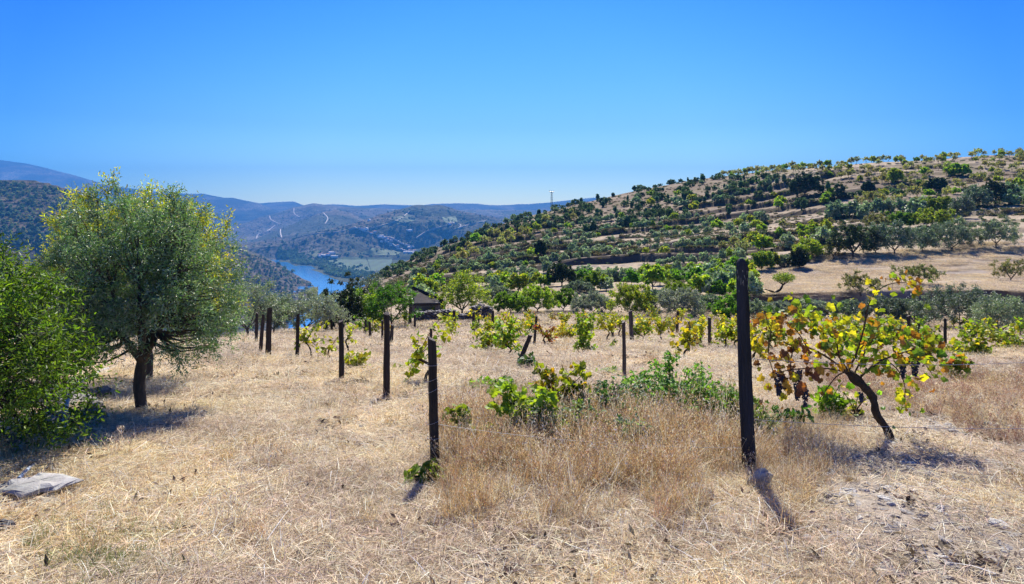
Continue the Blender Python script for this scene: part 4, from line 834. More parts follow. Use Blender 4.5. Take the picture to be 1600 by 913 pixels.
# dark crumbs of soil, dead leaves and twigs between the straw
def crumb(seed):
    r_ = np.random.RandomState(seed); A = Acc(); n = 26; q = r_.randn(n, 3) * [.09, .06, .008]; q[:, 2] = abs(q[:, 2]) + .012
    leaves(A, q, r_.randn(n, 3) * [1, 1, .4], r_.randn(n, 3) * .6 + [0, 0, 1], .03 + .03 * r_.rand(n), .018, T_QUAD, jit(r_, [(.13, .095, .065), (.20, .15, .10), (.08, .06, .045), (.26, .21, .15)], n, .2))
    return A.mesh('litter_piece', [M_STRAW])
x, y = fanpts(17000, 1.8, 60, power=1.6); k = rg.rand(len(x)) < .10 + .9 * sstep(.47, .62, fbm(x / 1.1, y / .55, 4, 91)); k |= (y > 12) & (rg.rand(len(x)) < .5) & (np.sin((y + .10 * x + .8 * fbm(x / 6, y / 6, 2, 8)) * 2 * np.pi / 2.1 + 1) > .7); k &= ~((UV(x, y) < 380) & (y > 27)); x, y = x[k], y[k]; n = len(x)
scatter('dead_litter', [crumb(i) for i in range(5)], np.stack([x, y, H(x, y)], -1), rg.rand(n) * 6.28, (.5 + .8 * rg.rand(n)) * (1 + .04 * y), rg.randint(0, 5, n))

# stubble on the fallow field and dry grass on the slopes
n = 5200; px = 1140 + 500 * rg.rand(n); d = 67.8 + 36 * rg.rand(n); x = (px - 800) / F * d; k = (fbm(x / 4, d / 1.6, 4, 93) > .43); x, d = x[k], d[k]; n = len(x)
scatter('field_stubble', matm, np.stack([x, d, H(x, d)], -1), rg.rand(n) * 6.28, 1.6 + 1.8 * rg.rand(n), rg.choice([0, 1, 5, 6, 7, 8, 9], n))
# ------------------------------------------------------------------ posts
def post_acc(h, w, lean, seed, col, top='cut', depth=.8):
    """rough hewn post, h above the soil; lean = offset of the top"""
    A = Acc(); rg = np.random.RandomState(seed); n = 16; k = 9; t = np.linspace(-.12 / h, 1, n)
    if top == 'round': t = np.r_[np.linspace(-.12 / h, .955, n - 5), .97, .982, .991, .997, 1.0]
    th = np.arange(k) * 6.283 / k + rg.rand(k) * .25
    base = 1 + .22 * rg.randn(k) * .6; rows = []
    for i, a in enumerate(t):
        r = w / 2 * (1.08 - .16 * a) * base * (1 + .035 * rg.randn(k)) * (1 + .02 * math.sin(a * 9 + seed))
        if top == 'round' and a > .955: r = r * math.sqrt(max(.04, 1 - ((a - .955) / .0455) ** 2))
        x = r * np.cos(th) * (1 + .12 * np.sign(np.cos(th))); y = r * np.sin(th) * depth
        z = np.full(k, a * h) + (0.02 * h * np.cos(th + seed) if (i == n - 1 and top == 'cut') else 0)
        wob = .0025 * h * math.sin(a * 5 + seed)
        rows.append(np.stack([x + lean[0] * a + wob, y + lean[1] * a, z], -1))
    V = np.array(rows); c = jit(rg, [col], n * k, .12, .03)
    i = np.arange(n - 1)[:, None] * k; j = np.arange(k)[None]; A.add(V, np.stack([i + j, i + (j + 1) % k, i + k + (j + 1) % k, i + k + j], -1).reshape(-1, 4), c)
    A.add(V[-1], [list(range(k))], np.array(col) * (1.0 if top == 'round' else 3.5)); return A
PB = (.035, .028, .024); PG = (.075, .062, .052)
POSTS = [  # base px, base row, top px, top row, width px, colour, top, label
 (1168, 742, 1156, 404, 20.5, (.020, .022, .030), 'round', 'tallest thick black post nearest the camera with a rounded whitish streaked top'),
 (679, 733, 673, 530, 17, PB, 'cut', 'square cut black post with wire wound round it, second nearest'),
 (604, 622, 604, 490, 11, PB, 'cut', 'dark post left of the wire wound post, casting a long shadow'),
 (533, 601, 532, 502, 10, PB, 'cut', 'dark post beside a heap of dry weeds'),
 (464, 567, 466, 491, 7, PB, 'cut', 'slim dark post with yellow vine leaves, third from the left end'),
 (418, 566, 421, 482, 8, PB, 'cut', 'dark post leaning slightly right with a pointed top, left end of the row'),
 (406, 555, 411, 492, 6, PB, 'cut', 'thin dark post between the two leftmost posts'),
 (400, 538, 401, 489, 6, PB, 'cut', 'leftmost post, short and dark, before the olives'),
 (611, 540, 613, 508, 6, PB, 'cut', 'short post just behind the post with the long shadow'),
 (597, 538, 597, 501, 4, PB, 'cut', 'very thin post just left of the post with the long shadow'),
 (518, 520, 518, 500, 5, PB, 'cut', 'small post beneath the dark round oak'),
 (571, 525, 571, 500, 5, PB, 'cut', 'small post under the yellowish almond, left of its twin'),
 (578, 530, 577, 503, 4, PB, 'cut', 'small post under the bright green almond, right of its twin'),
 (640, 505, 642, 468, 6, PB, 'cut', 'dark post at the left end of the stone wall'),
 (648, 512, 648, 492, 4, PB, 'cut', 'low stub post in front of the left end of the stone wall'),
 (709, 515, 709, 485, 5, PB, 'cut', 'dark post in front of the middle of the stone wall'),
 (739, 523, 740, 488, 5, PB, 'cut', 'slightly bent post in front of the right part of the stone wall'),
 (748, 513, 748, 498, 3, PB, 'cut', 'tiny stub post right of the bent post'),
 (770, 518, 770, 486, 5, PB, 'cut', 'dark post at the right end of the stone wall'),
 (672, 545, 673, 514, 5, PB, 'cut', 'stick standing up just behind the wire wound post'),
 (809, 571, 828, 524, 9, PB, 'cut', 'short thick post leaning far over to the right'),
 (834, 544, 838, 494, 5, PB, 'cut', 'thin dark post just behind the far leaning one'),
 (975, 590, 974, 503, 7, PG, 'cut', 'brown upright post left of the green bramble mound'),
 (987, 535, 985, 486, 7, PG, 'cut', 'weathered brown post behind the brown upright one'),
 (956, 530, 956, 498, 5, PB, 'cut', 'dark stub post among the yellow vines left of the weathered post'),
 (1058, 523, 1059, 487, 5, PB, 'cut', 'dark post behind the bramble mound, beneath the silvery olive'),
 (1075, 556, 1077, 504, 6, (.13, .11, .095), 'cut', 'greyish post above the right end of the bramble mound'),
 (1109, 545, 1108, 496, 7, PG, 'cut', 'brown post midway between the greyish post and the tallest post'),
 (1360, 528, 1360, 506, 5, PG, 'cut', 'post seen over the middle of the old vine'),
 (1421, 535, 1419, 494, 6, PB, 'cut', 'thick dark post behind the right half of the old vine'),
 (1437, 540, 1436, 506, 4, PB, 'cut', 'thin post right beside the thick dark post'),
 (1477, 543, 1477, 499, 6, PB, 'cut', 'dark post under the widest dark olive'),
 (1548, 533, 1549, 508, 5, PB, 'cut', 'post under the olive at the right edge'),
]
PG_OBJ = {}
for i, (bx, by, tx, ty, wp, col, top, lab) in enumerate(POSTS):
    x, y, z = gp(bx, by, 3, 45); s = y / F; h = max(.3, (by - ty) * s); lean = ((tx - bx) * s, 0.0)
    A = post_acc(h, wp * s * .9, lean, 40 + i, col, top)
    if i == 0:      # whitish streaks of old lime on the head
        rg = np.random.RandomState(4)
        for k in range(14):
            a = -1.57 + (rg.rand() - .5) * 1.9; t0 = .95 - .10 * rg.rand() ** 1.5; L = .006 + .022 * rg.rand(); rr = wp * s / 2 * 1.0
            px = rr * math.cos(a) * 1.1 + lean[0] * t0; py_ = rr * math.sin(a) * .86
            tube(A, [(px, py_, h * t0), (px + .004 * rg.randn(), py_ + .001, h * (t0 - L))], (.0022, .0008), 5, (.30, .29, .28))
    o = A.build('vineyard_post', [M_POST], smooth=False); o.location = (x, y, z); tag(o, lab, 'post', 'vineyard posts'); PG_OBJ[i] = o
    if i == 1:
        for q, (f0, dz) in enumerate(((.24, .0), (.37, -.035), (.62, -.05), (.70, -.04), (.80, .0))):
            W = Acc(); th = np.linspace(0, 6.6, 22); r = wp * s / 2 * 1.12
            tube(W, np.stack([r * np.cos(th) * 1.1 + lean[0] * f0, r * np.sin(th) * .92, h * f0 + dz * np.sin(th * .5 + .4)], -1), .0018, 4, (.5, .48, .45)); W.build('wire_loop', [M_WIRE], o)
# training wires
def wire(p0, p1, sag, label):
    A = Acc(); t = np.linspace(0, 1, 24)[:, None]; p = np.array(p0) * (1 - t) + np.array(p1) * t; p[:, 2] -= sag * 4 * (t * (1 - t))[:, 0]
    tube(A, p, .0022, 4); tag(A.build('training_wire', [M_WIRE]), label, 'wire', 'training wires')
def pxd(px, py, d): return ((px - 800) / F * d, d, -(py - HZ) / F * d)
tp = PG_OBJ[0].location; d0 = tp.y
wire(pxd(1163, 655, d0), pxd(1700, 668, 6.6), .04, 'lower training wire running right from the tallest post')
wire(pxd(1160, 560, d0), pxd(1700, 560, 6.6), .06, 'upper training wire running right from the tallest post')
d1 = PG_OBJ[1].location.y
wire(pxd(676, 662, d1), pxd(1163, 700, d0 + .03), .05, 'thin slack wire between the two nearest posts')
# ------------------------------------------------------------------ vines
M_TRUNKV = roughmat('vine_bark', 16, .55, 1.0, 45, stretch=(1, 1, .3), dist=.02)
VB = (.045, .034, .027)
def vine_parts(seed, H_, W_, pal, ncane, nleaf, L, tm, head=.45, dep=.5, tr=.022, sprawl=0.0):
    rg = np.random.RandomState(seed); A = Acc(); B = Acc(); hh = H_ * head
    tk = catmull([(0, 0, -.05), (rg.randn() * .03, rg.randn() * .03, hh * .35), (rg.randn() * .06, rg.randn() * .04, hh * .7), (rg.randn() * .06, 0, hh)], 9)
    tube(A, tk, np.linspace(tr * 1.2, tr * .8, 9) * (1 + .2 * rg.randn(9)), 7, VB, 0, .25, seed)
    hd = tk[-1]; P = []; D = []; Nn = []
    for c in range(ncane):
        s = -1 if c % 2 else 1; e = np.array([s * W_ / 2 * (.25 + .8 * rg.rand()), (rg.rand() - .5) * dep, hh * sprawl + (H_ - hh * sprawl) * (.35 + .65 * rg.rand() ** .6)])
        if rg.rand() < .3 + sprawl: e[2] = hh * (.2 + .8 * rg.rand())
        m = (hd + e) / 2 + np.array([0, 0, .15 * H_ * rg.rand()]); cv = catmull([hd - [0, 0, .02], m, e], 12)
        tube(A, cv, np.linspace(tr * .35, .0025, 12), 4, (.13, .08, .045), cap=False)
        k = rg.randint(2, 12, nleaf); q = cv[k] + nrm(rg.randn(nleaf, 3)) * (L * (.4 + .8 * rg.rand(nleaf)))[:, None]; P.append(q); D.append(nrm(rg.randn(nleaf, 3) * [1, 1, .5] + [0, 0, -.35])); Nn.append(rg.randn(nleaf, 3) * .8 + [0, -.35, .7])
    P = np.concatenate(P); D = np.concatenate(D); Nn = np.concatenate(Nn); n = len(P); P[:, 2] = np.maximum(P[:, 2], .03)
    leaves(B, P, D, Nn, L * (.6 + .6 * rg.rand(n)), L * (.6 + .6 * rg.rand(n)), tm, jit(rg, pal, n, .2, .05)); return A, B
def put_vine(px, pb, pt, wp, pal, dens, label, seed, group=None, head=.45, near=False, L=.085, sprawl=0.0, dmin=3):
    x, y, z = gp(px, pb, dmin, 60); s = y / F; h = max(.2, (pb - pt) * s); w = wp * s
    nc = max(5, int(11 * dens * (w / h) ** .5)); nl = int(15 * dens * h * max(w, .4) / .5) + 5; nl = int(np.clip(nl, 5, 22))
    A, B = vine_parts(seed, h, w, pal, nc, nl, L, T_VINE if near else T_VSIMP, head, min(.7, w * .6), sprawl=sprawl)
    e = empty('grapevine', (x, y, z)); tag(e, label, 'grapevine', group); A.build('trunk', [M_TRUNKV], e, True); B.build('foliage', [M_VINE], e); return e
VINES = [
 (734, 706, 630, 90, VG, 2.3, 'low green vine right beside the wire wound post', dict(near=True, head=.2, sprawl=.6)),
 (668, 757, 726, 62, VG, .7, 'few green vine leaves at the foot of the wire wound post', dict(near=True, head=.3, sprawl=.9)),
 (820, 700, 604, 100, VG, 2.3, 'bushy green vine growing out of the tall brown grass', dict(near=True, head=.3, sprawl=.3)),
 (874, 672, 572, 76, VG + VY, 1.7, 'yellowish green vine shoots right of the bushy green vine', dict(near=True, head=.4)),
 (775, 716, 662, 70, VG, 1.4, 'loose green vine shoots in the grass right of the low green vine', dict(near=True, head=.3, sprawl=.6)),
 (765, 614, 566, 112, VG, 2.0, 'long low leafy vine spreading on the bare soil', dict(head=.15, sprawl=.9)),
 (950, 588, 566, 46, VG, 1.0, 'small flat green vine left of the bramble mound', dict(head=.2, sprawl=.9)),
 (668, 604, 492, 74, VY, .75, 'tall sparse yellow vine behind the wire wound post', dict(head=.4)),
 (484, 566, 504, 60, VY, .7, 'sparse yellow vine beside the slim dark post', dict(head=.5)),
 (512, 566, 528, 34, VY, .4, 'almost leafless vine left of the post with the weed heap', dict(head=.6)),
 (554, 582, 552, 44, VY, 1.2, 'squat yellow vine by the weed heap', dict(head=.3)),
 (583, 527, 496, 26, VY, 1.0, 'small bright yellow vine left of the thin post', dict(head=.4)),
 (545, 552, 500, 26, VY, .6, 'thin upright yellow vine right of the weed heap post', dict(head=.5)),
 (762, 552, 514, 48, VY + VG, 1.3, 'yellow green vine leaning left before the leafiest pair', dict(head=.3)),
 (795, 560, 494, 46, VG + VY, 1.7, 'leafy round vine left of the far leaning post', dict(head=.3)),
 (820, 578, 556, 22, [(.06, .11, .04)], 1.0, 'small dark green weed vine at the foot of the far leaning post', dict(head=.3)),
 (851, 545, 505, 40, VO, .9, 'reddish brown vine right of the far leaning post', dict(head=.5)),
 (880, 536, 508, 50, VY, 1.1, 'yellow vine with a pale crooked trunk left of the tall green vine', dict(head=.5)),
 (915, 554, 488, 34, VG, 1.9, 'tall bright green columnar vine in the middle rows', dict(head=.2)),
 (956, 549, 530, 14, VG, .6, 'tiny green vine below the dark stub post', dict(head=.4)),
 (950, 535, 492, 44, VY, 1.2, 'yellow vine right of the tall green columnar vine', dict(head=.45)),
 (1008, 528, 494, 40, VY, 1.5, 'round yellow vine right of the weathered brown post', dict(head=.35)),
 (1035, 527, 493, 34, VY + VG, 1.6, 'bright yellow green vine left of the post below the silvery olive', dict(head=.35)),
 (1088, 543, 527, 22, VG, .9, 'small tuft of green shoots right of the greyish post', dict(head=.3)),
 (1134, 546, 503, 46, VY + VG, 1.2, 'yellow green vine right against the tallest post', dict(head=.5)),
 (627, 585, 574, 26, VG, .6, 'tiny green vine shoots on the soil right of the long shadow post', dict(head=.3, sprawl=.6)),
 (780, 545, 512, 20, VY, .7, 'small sparse vine between the two leafy ones', dict(head=.4)),
 (1488, 600, 553, 40, VO + VG, 1.3, 'small vine just right of the old vine', dict(near=True, head=.3)),
 (1300, 654, 596, 46, VG, 1.2, 'bright green glossy sprout under the old vine', dict(near=True, head=.3)),
 (1246, 684, 642, 44, [(.06, .12, .03)], .7, 'dark drooping green leaves right of the tallest post', dict(near=True, head=.5)),
 (1340, 655, 612, 50, VY, .55, 'low yellow leaves under the arms of the old vine', dict(near=True, head=.3, L=.06)),
 (1516, 560, 508, 84, VG + VY, 2.2, 'leafy wide yellow green vine under the widest olive', dict(head=.3, sprawl=.4)),
 (1456, 545, 510, 40, VG, 1.4, 'green vine left of the post under the widest olive', dict(head=.4)),
 (1590, 552, 508, 70, VG + VY, 2.0, 'leafy green vine at the right edge', dict(head=.3, sprawl=.4)),
 (1385, 545, 506, 60, VG + VY, 1.6, 'vine behind the middle of the old vine', dict(head=.4)),
 (1330, 542, 508, 50, VG, 1.4, 'vine behind the left arms of the old vine', dict(head=.4)),
 (1205, 548, 506, 44, VG, 1.2, 'vine behind the red leaves right of the tallest post', dict(head=.4)),
]
for i, (px, pb, pt, wp, pal, dens, lab, kw) in enumerate(VINES): put_vine(px, pb, pt, wp, pal, dens, lab, 300 + i, 'grapevines', **kw)
# smaller vines of the far rows: copied with their parts
vp = []
for i in range(6):
    A, B = vine_parts(500 + i, .75, .8, [VY, VG + VY, VO, VY + VG, VG, VY][i], 9, 13 if i != 2 else 10, .10, T_VSIMP, .4, .4)
    e = empty('grapevine', (0, -300, 0)); A.build('trunk', [M_TRUNKV], e, True); B.build('foliage', [M_VINE], e); vp.append(e)
rgv = np.random.RandomState(8); cnt = 0; used = set()
for r_, (yy, x0, x1, stp, sk) in enumerate(((14.5, 3.6, 14, 1.2, .35), (20, 5.5, 20, 1.15, .1), (24.5, 1.5, 9, 1.3, .25), (27.5, -2, 27, 1.25, .2), (31.5, -3, 11, 1.3, .35), (35.5, -8, 12, 1.5, .4), (40, -8, 32, 1.5, .35), (45, -5, 34, 1.6, .4))):
    x = x0
    while x < x1:
        xx = x + .25 * rgv.randn(); x += stp
        if rgv.rand() < sk * .55: continue
        yv = yy - .10 * xx + .2 * rgv.randn(); px = 800 + F * xx / yv
        if px < 480 or px > 1650 or (640 < px < 700): continue
        k = rgv.randint(6) if px < 1200 else rgv.choice([1, 3, 4]); o = vp[k] if k not in used else copy_tree(vp[k]); used.add(k)
        sc0 = .85 + .5 * rgv.rand(); o.location = on(xx, yv, 0); o.rotation_euler = (0, 0, rgv.rand() * 6.28); o.scale = (sc0, sc0, sc0 * (.9 + .3 * rgv.rand()))
        side = 'right' if px > 1180 else 'middle'; far = 'farthest' if yv > 33 else ('far' if yv > 23 else 'nearer')
        tag(o, 'small trained vine in the %s rows of the vineyard, %s part of the view' % (far, side), 'grapevine', 'small vines of the %s rows, %s' % (far, side)); cnt += 1
for k, e in enumerate(vp):
    if k not in used:
        for c in list(e.children): bpy.data.objects.remove(c)
        bpy.data.objects.remove(e)
# ---- the old vine at the right
bx, d, bz = gp(1397, 694, 3, 20); s = d / F
def V(px, py, dd=0.0): return np.array([(px - 800) * s, d + dd, -(py - HZ) * s]) - np.array([bx, d, bz])
e = empty('grapevine', (bx, d, bz)); tag(e, 'large old vine with twisted leaning trunk, red and yellow leaves and dark grapes', 'grapevine', 'grapevines')
A = Acc(); tube(A, catmull([V(1402, 704), V(1396, 692), V(1386, 668, .03), V(1371, 650, 0), V(1366, 624, .02), V(1352, 606, -.02), V(1336, 592), V(1322, 580)], 18), [.048, .042, .036, .031, .036, .030, .034, .030, .036, .031, .034, .030, .037, .035, .042, .040, .034, .02], 11, VB, 0, .34, 4)
VD = [(.10, .155, .02), (.14, .20, .025)]; VR = [(.30, .10, .03), (.20, .055, .03), (.38, .18, .04), (.40, .30, .04), (.14, .05, .035)]
CANES = [
 ([(1330, 586, 0), (1300, 562, .1), (1268, 546, .1), (1235, 540, .05), (1205, 518, 0), (1192, 486, -.05)], .012, VR + VO, 42, 1),
 ([(1328, 583, 0), (1290, 573, -.1), (1250, 570, -.15), (1212, 578, -.1), (1196, 590, -.1)], .009, VR, 16, 1),
 ([(1325, 580, 0), (1300, 584, -.1), (1284, 604, -.1), (1272, 622, -.1)], .007, VO, 4, .8),
 ([(1324, 578, 0), (1308, 545, .1), (1288, 515, .1), (1262, 496, .05), (1244, 478, 0)], .010, VO + VY, 44, 1),
 ([(1326, 578, 0), (1336, 545, -.05), (1342, 508, -.1), (1350, 470, -.1), (1372, 446, -.1), (1404, 440, -.1), (1432, 452, -.1)], .009, VO + VY[:1], 34, .9),
 ([(1345, 588, 0), (1370, 560, -.1), (1400, 545, -.15), (1432, 540, -.1), (1458, 528, -.1)], .010, VY + VD + VO, 50, 1),
 ([(1345, 590, 0), (1385, 566, .1), (1412, 582, .1), (1424, 612, .1), (1418, 646, .1)], .008, VY + VO[:3], 30, 1),
 ([(1335, 584, 0), (1372, 536, .1), (1412, 520, .15), (1446, 524, .1)], .009, VY + VD + VO, 46, 1),
 ([(1326, 580, 0), (1340, 552, 0), (1362, 525, 0), (1376, 508, 0)], .009, VY + VD + VO[:3], 40, 1),
 ([(1318, 574, 0), (1302, 548, -.1), (1300, 520, -.1), (1310, 500, -.1)], .008, VY + VD + VO[:3], 34, 1),
 ([(1205, 518, 0), (1198, 552, -.05), (1206, 590, -.1), (1212, 612, -.1)], .006, VR, 22, 1),
 ([(1240, 542, 0), (1232, 572, -.05), (1240, 604, -.1)], .006, VR, 16, 1),
 ([(1268, 546, .1), (1252, 520, .1), (1228, 505, 0), (1212, 496, 0)], .006, VR + VO, 26, 1),
 ([(1400, 545, -.15), (1430, 560, -.1), (1446, 580, -.1)], .006, VY + VO, 20, 1),
 ([(1262, 496, .05), (1280, 482, 0), (1296, 492, 0)], .005, VY, 6, 1),
]
rg = np.random.RandomState(21); B = Acc();
for pts, r0, pal, nl, ls in CANES:
    nl = int(nl * 1.45)
    cv = catmull([V(*p) for p in pts], 20); tube(A, cv, np.linspace(r0, .003, 20), 6, (.09, .055, .035), 0, .15, 7, cap=False)
    k = rg.randint(4, 20, nl); P = cv[k] + nrm(rg.randn(nl, 3)) * .055 + rg.randn(nl, 3) * [.065, .08, .055]; L = .074 * ls * (.5 + .7 * rg.rand(nl))
    leaves(B, P, nrm(rg.randn(nl, 3) * [1, .7, .6] + [0, 0, -.5]), rg.randn(nl, 3) * .6 + [0, -.8, .5], L, L, T_VINE, jit(rg, pal, nl, .22, .06))
    for q in range(0, nl, 4): tube(A, [cv[k[q]], (cv[k[q]] + P[q]) / 2 + [0, 0, .01], P[q]], .0012, 3, (.25, .14, .06), cap=False)
# shoots up the trunk
leaves(B, np.array([V(1380, 640), V(1400, 668), V(1372, 612), V(1440, 645), V(1410, 628), V(1352, 600)]), rg.randn(6, 3), rg.randn(6, 3) + [0, -1, 0], .05, .05, T_VINE, jit(rg, VG, 6))
A.build('trunk', [M_TRUNKV], e, True); B.build('foliage', [M_VINE], e)
_ico = None
def sphere_pts(n=8, m=6):
    th = np.linspace(0, np.pi, m)[1:-1]; ph = np.arange(n) * 6.283 / n
    v = [(0, 0, 1)] + [(math.sin(t) * math.cos(p), math.sin(t) * math.sin(p), math.cos(t)) for t in th for p in ph] + [(0, 0, -1)]
    f3 = [(0, 1 + j, 1 + (j + 1) % n) for j in range(n)] + [(len(v) - 1, len(v) - 1 - n + (j + 1) % n, len(v) - 1 - n + j) for j in range(n)]
    f4 = [(1 + i * n + j, 1 + (i + 1) * n + j, 1 + (i + 1) * n + (j + 1) % n, 1 + i * n + (j + 1) % n) for i in range(len(th) - 1) for j in range(n)]
    return np.array(v), np.array(f3), np.array(f4)
SV, S3, S4 = sphere_pts()
for q, (px, py, hp, wp) in enumerate(((1208, 578, 34, 24), (1236, 572, 48, 24), (1248, 596, 34, 20), (1416, 556, 26, 26), (1334, 608, 14, 12), (1398, 566, 20, 16))):
    G = Acc(); rr = np.random.RandomState(q); hh = hp * s; n = int(110 * hp / 40) + 25
    for k in range(n):
        t = rr.rand() ** .8; w_ = wp * s / 2 * .62 * (1 - .65 * t) * rr.rand() ** .4; a = rr.rand() * 6.283; c = V(px, py, -.14) + np.array([w_ * math.cos(a), w_ * math.sin(a), -hh * t]); r1 = .0088 * (.8 + .3 * rr.rand()); v = SV * r1 + c
        col = np.array([(.012, .014, .035), (.02, .018, .04), (.03, .035, .06)][rr.randint(3)]); G.add(v, S3, col); G.v and G.add(v, S4, col)
    G.build('grape_cluster', [M_GRAPE], e, True)
# ------------------------------------------------------------------ brambles and weeds
def bramble(px, d_, w_, h_, n, pal, label, seed, dens=16, L=.040):
    x, y, z = gpd(px, d_); rg = np.random.RandomState(seed); A = Acc(); B = Acc()
    for i in range(n):
        a = rg.rand() * 6.283; r = rg.rand() ** .5; e_ = np.array([math.cos(a) * w_ / 2 * r, math.sin(a) * w_ / 3 * r, 0]); b = e_ * .3 * rg.rand(); tip = e_ * (1.1 + .3 * rg.rand()) + [0, 0, h_ * (1 - r * r * .75) * (.55 + .45 * rg.rand())]
        m = (b + tip) / 2 + [0, 0, h_ * .3 * rg.rand() + .05]; cv = catmull([b, m, tip], 12); tube(A, cv, np.linspace(.004, .0015, 12), 4, (.16, .09, .06), cap=False)
        k = rg.randint(4, 12, dens); P = cv[k] + rg.randn(dens, 3) * .03; dd = nrm(rg.randn(dens, 3) + [0, 0, .2]); nn = rg.randn(dens, 3) * .5 + [0, -.3, 1]
        side = nrm(np.cross(nn, dd))
        for q, (f, sd) in enumerate(((1, 0), (.55, .85), (.55, -.85))): leaves(B, P, nrm(dd * f + side * sd), nn, L * (.7 + .5 * rg.rand(dens)), L * .62, T_LANCE, jit(rg, pal, dens, .2, .05))
    e = empty('bramble_bush', (x, y, z)); tag(e, label, 'bush', 'brambles and weeds'); A.build('canes', [M_BARK], e); B.build('foliage', [M_BRAMBLE], e); return e
M_BRAMBLE = leafmat('bramble_leaf', .42, .5, tint=(1.5, 1.5, .45), spec=.35)
BG = [(.15, .28, .035), (.21, .33, .045), (.11, .21, .03)]; BD = [(.08, .15, .05), (.11, .19, .07), (.06, .12, .04), (.26, .33, .24)]
bramble(1050, 7.3, 1.3, .70, 84, BG + BG + BG + BD[:1], 'bright green bramble mound behind the tall brown grass', 1, 17)
bramble(1130, 6.9, .9, .52, 52, BG + [(.2, .24, .05)], 'yellowish green bramble right of the mound, close to the tallest post', 2, 18)
bramble(950, 6.6, 1.15, .54, 46, BD + BG, 'sprawling dark green bramble with long thin canes left of the mound', 3, 14)
bramble(895, 6.1, .9, .48, 34, BG + BD, 'thin bramble trailing through the brown grass', 4, 12)
bramble(985, 5.9, .45, .42, 18, BD, 'few dark bramble shoots in front in the brown grass', 5, 12)
bramble(1185, 6.3, .35, .42, 16, BG, 'green weed directly behind the tallest post', 6, 14)
x, y, z = gp(560, 607); A = Acc(); rg = np.random.RandomState(9)
for k in range(260):
    a = rg.rand() * 6.283; r = rg.rand() ** .5 * .26; b = np.array([r * math.cos(a), r * math.sin(a) * .7, .02 + .10 * rg.rand() * (1 - r / .3)]); dd = nrm(rg.randn(3) * [1, 1, .35]) * (.05 + .12 * rg.rand()); tube(A, [b - dd, b + [0, 0, .03], b + dd], .0022, 3, (.11, .08, .055), cap=False)
o = A.build('weed_heap', [M_BARK]); o.location = (x, y, z); tag(o, 'dark heap of dry weeds at the foot of a post', 'weeds')
# ------------------------------------------------------------------ stones, slabs, pipes
def rock(name, px, py, wp, hp, label, seed, col=(.30, .28, .25), flat=.5, tilt=(0, 0), dd=None, dz=0.0, group='stones', dep=.8):
    x, y, z = gp(px, py, 2, 60) if dd is None else gpd(px, dd); s = y / F; rg = np.random.RandomState(seed); w_ = wp * s; h_ = hp * s
    A = Acc(); n, m = 14, 9; th = np.linspace(0, np.pi, m); ph = np.arange(n) * 6.283 / n; out = 1 + .22 * rg.randn(n) * .6
    Vv = []
    for i, t in enumerate(th):
        r = math.sin(t) ** .45 if 0 < i < m - 1 else 0.0; rr = r * out * (1 + .05 * rg.randn(n)); Vv.append(np.stack([rr * np.cos(ph) * w_ / 2, rr * np.sin(ph) * w_ / 2 * dep, np.full(n, math.cos(t) * h_ / 2) * (1 + .12 * rg.randn(n))], -1))
    i = np.arange(m - 1)[:, None] * n; j = np.arange(n)[None]; c = jit(rg, [col], n * m, .10, .02)
    A.add(np.array(Vv), np.stack([i + j, i + (j + 1) % n, i + n + (j + 1) % n, i + n + j][::-1], -1).reshape(-1, 4), c)
    o = A.build(name, [M_SLATE]); o.location = (x, y, z + h_ * (.5 - .35) + dz); o.rotation_euler = (tilt[0], tilt[1], rg.rand() * .8 - .4); tag(o, label, 'stone', group); return o
rock('slate_slab', 62, 776, 92, 13, 'large flat pale slate slab at the left edge of the view', 1, (.30, .29, .27), tilt=(.06, .03), dz=.08)
rock('slate_slab', 20, 772, 60, 12, 'flat slate slab under the left end of the large pale slab', 2, (.24, .23, .21), tilt=(-.05, -.08), dz=.04)
rock('stone', 62, 793, 50, 20, 'yellowish block propping up the large pale slab', 3, (.36, .31, .22))
rock('stone', 12, 800, 50, 16, 'grey stone below the slabs at the left edge', 4, (.30, .28, .27))
rock('stone', 2, 830, 34, 22, 'dark stone cut by the left edge of the view', 5, (.06, .06, .07))
rock('slate_slab', 122, 640, 64, 10, 'tilted slate slab lying over the pipe under the trees', 6, (.26, .24, .21), tilt=(.15, .4), dz=.10)
rock('slate_slab', 168, 622, 46, 9, 'small flat slab left of the large olive trunk', 7, (.30, .27, .23), tilt=(0, .1), dz=.04)
for k, (a, b, w_, h_) in enumerate(((90, 655, 40, 14), (110, 662, 36, 16), (135, 655, 34, 14), (75, 668, 44, 14), (142, 646, 30, 16), (60, 680, 40, 12), (30, 700, 44, 14), (122, 676, 26, 10))):
    rock('stone', a, b, w_ * 1.35, h_ * 1.7, 'dark rubble stone heaped in the shade %s' % ('by the upright pipe', 'just right of the upright pipe', 'under the tilted slab', 'left of the upright pipe', 'right of the tilted slab', 'far left of the pipes', 'at the foot of the fruit tree', 'in front of the upright pipe')[k], 20 + k, (.20, .18, .155), tilt=(.2 * math.sin(k), .3 * math.cos(k)), group='rubble stones in the shade')
rock('stone', 1086, 785, 54, 34, 'large pale angular stone half buried left of the tallest post', 40, (.33, .30, .25), tilt=(.2, -.5))
rock('stone', 1186, 768, 40, 44, 'grey slab leaning against the foot of the tallest post', 41, (.36, .36, .35), tilt=(.3, .5), dep=.35, dz=.03)
rock('stone', 1260, 843, 18, 8, 'small white stone at the tip of the tall post shadow', 42, (.62, .62, .60), tilt=(0, -.3))
rock('stone', 1163, 812, 17, 10, 'small cream stone in front of the tallest post', 43, (.50, .42, .30))
rock('stone', 1117, 762, 12, 8, 'small white pebble by the large angular stone', 44, (.55, .53, .50))
rock('stone', 1180, 893, 20, 9, 'pale flat pebble near the bottom of the view', 45, (.50, .46, .40))
rock('stone', 1165, 884, 9, 9, 'tiny upright pebble near the bottom of the view', 46, (.52, .50, .45))
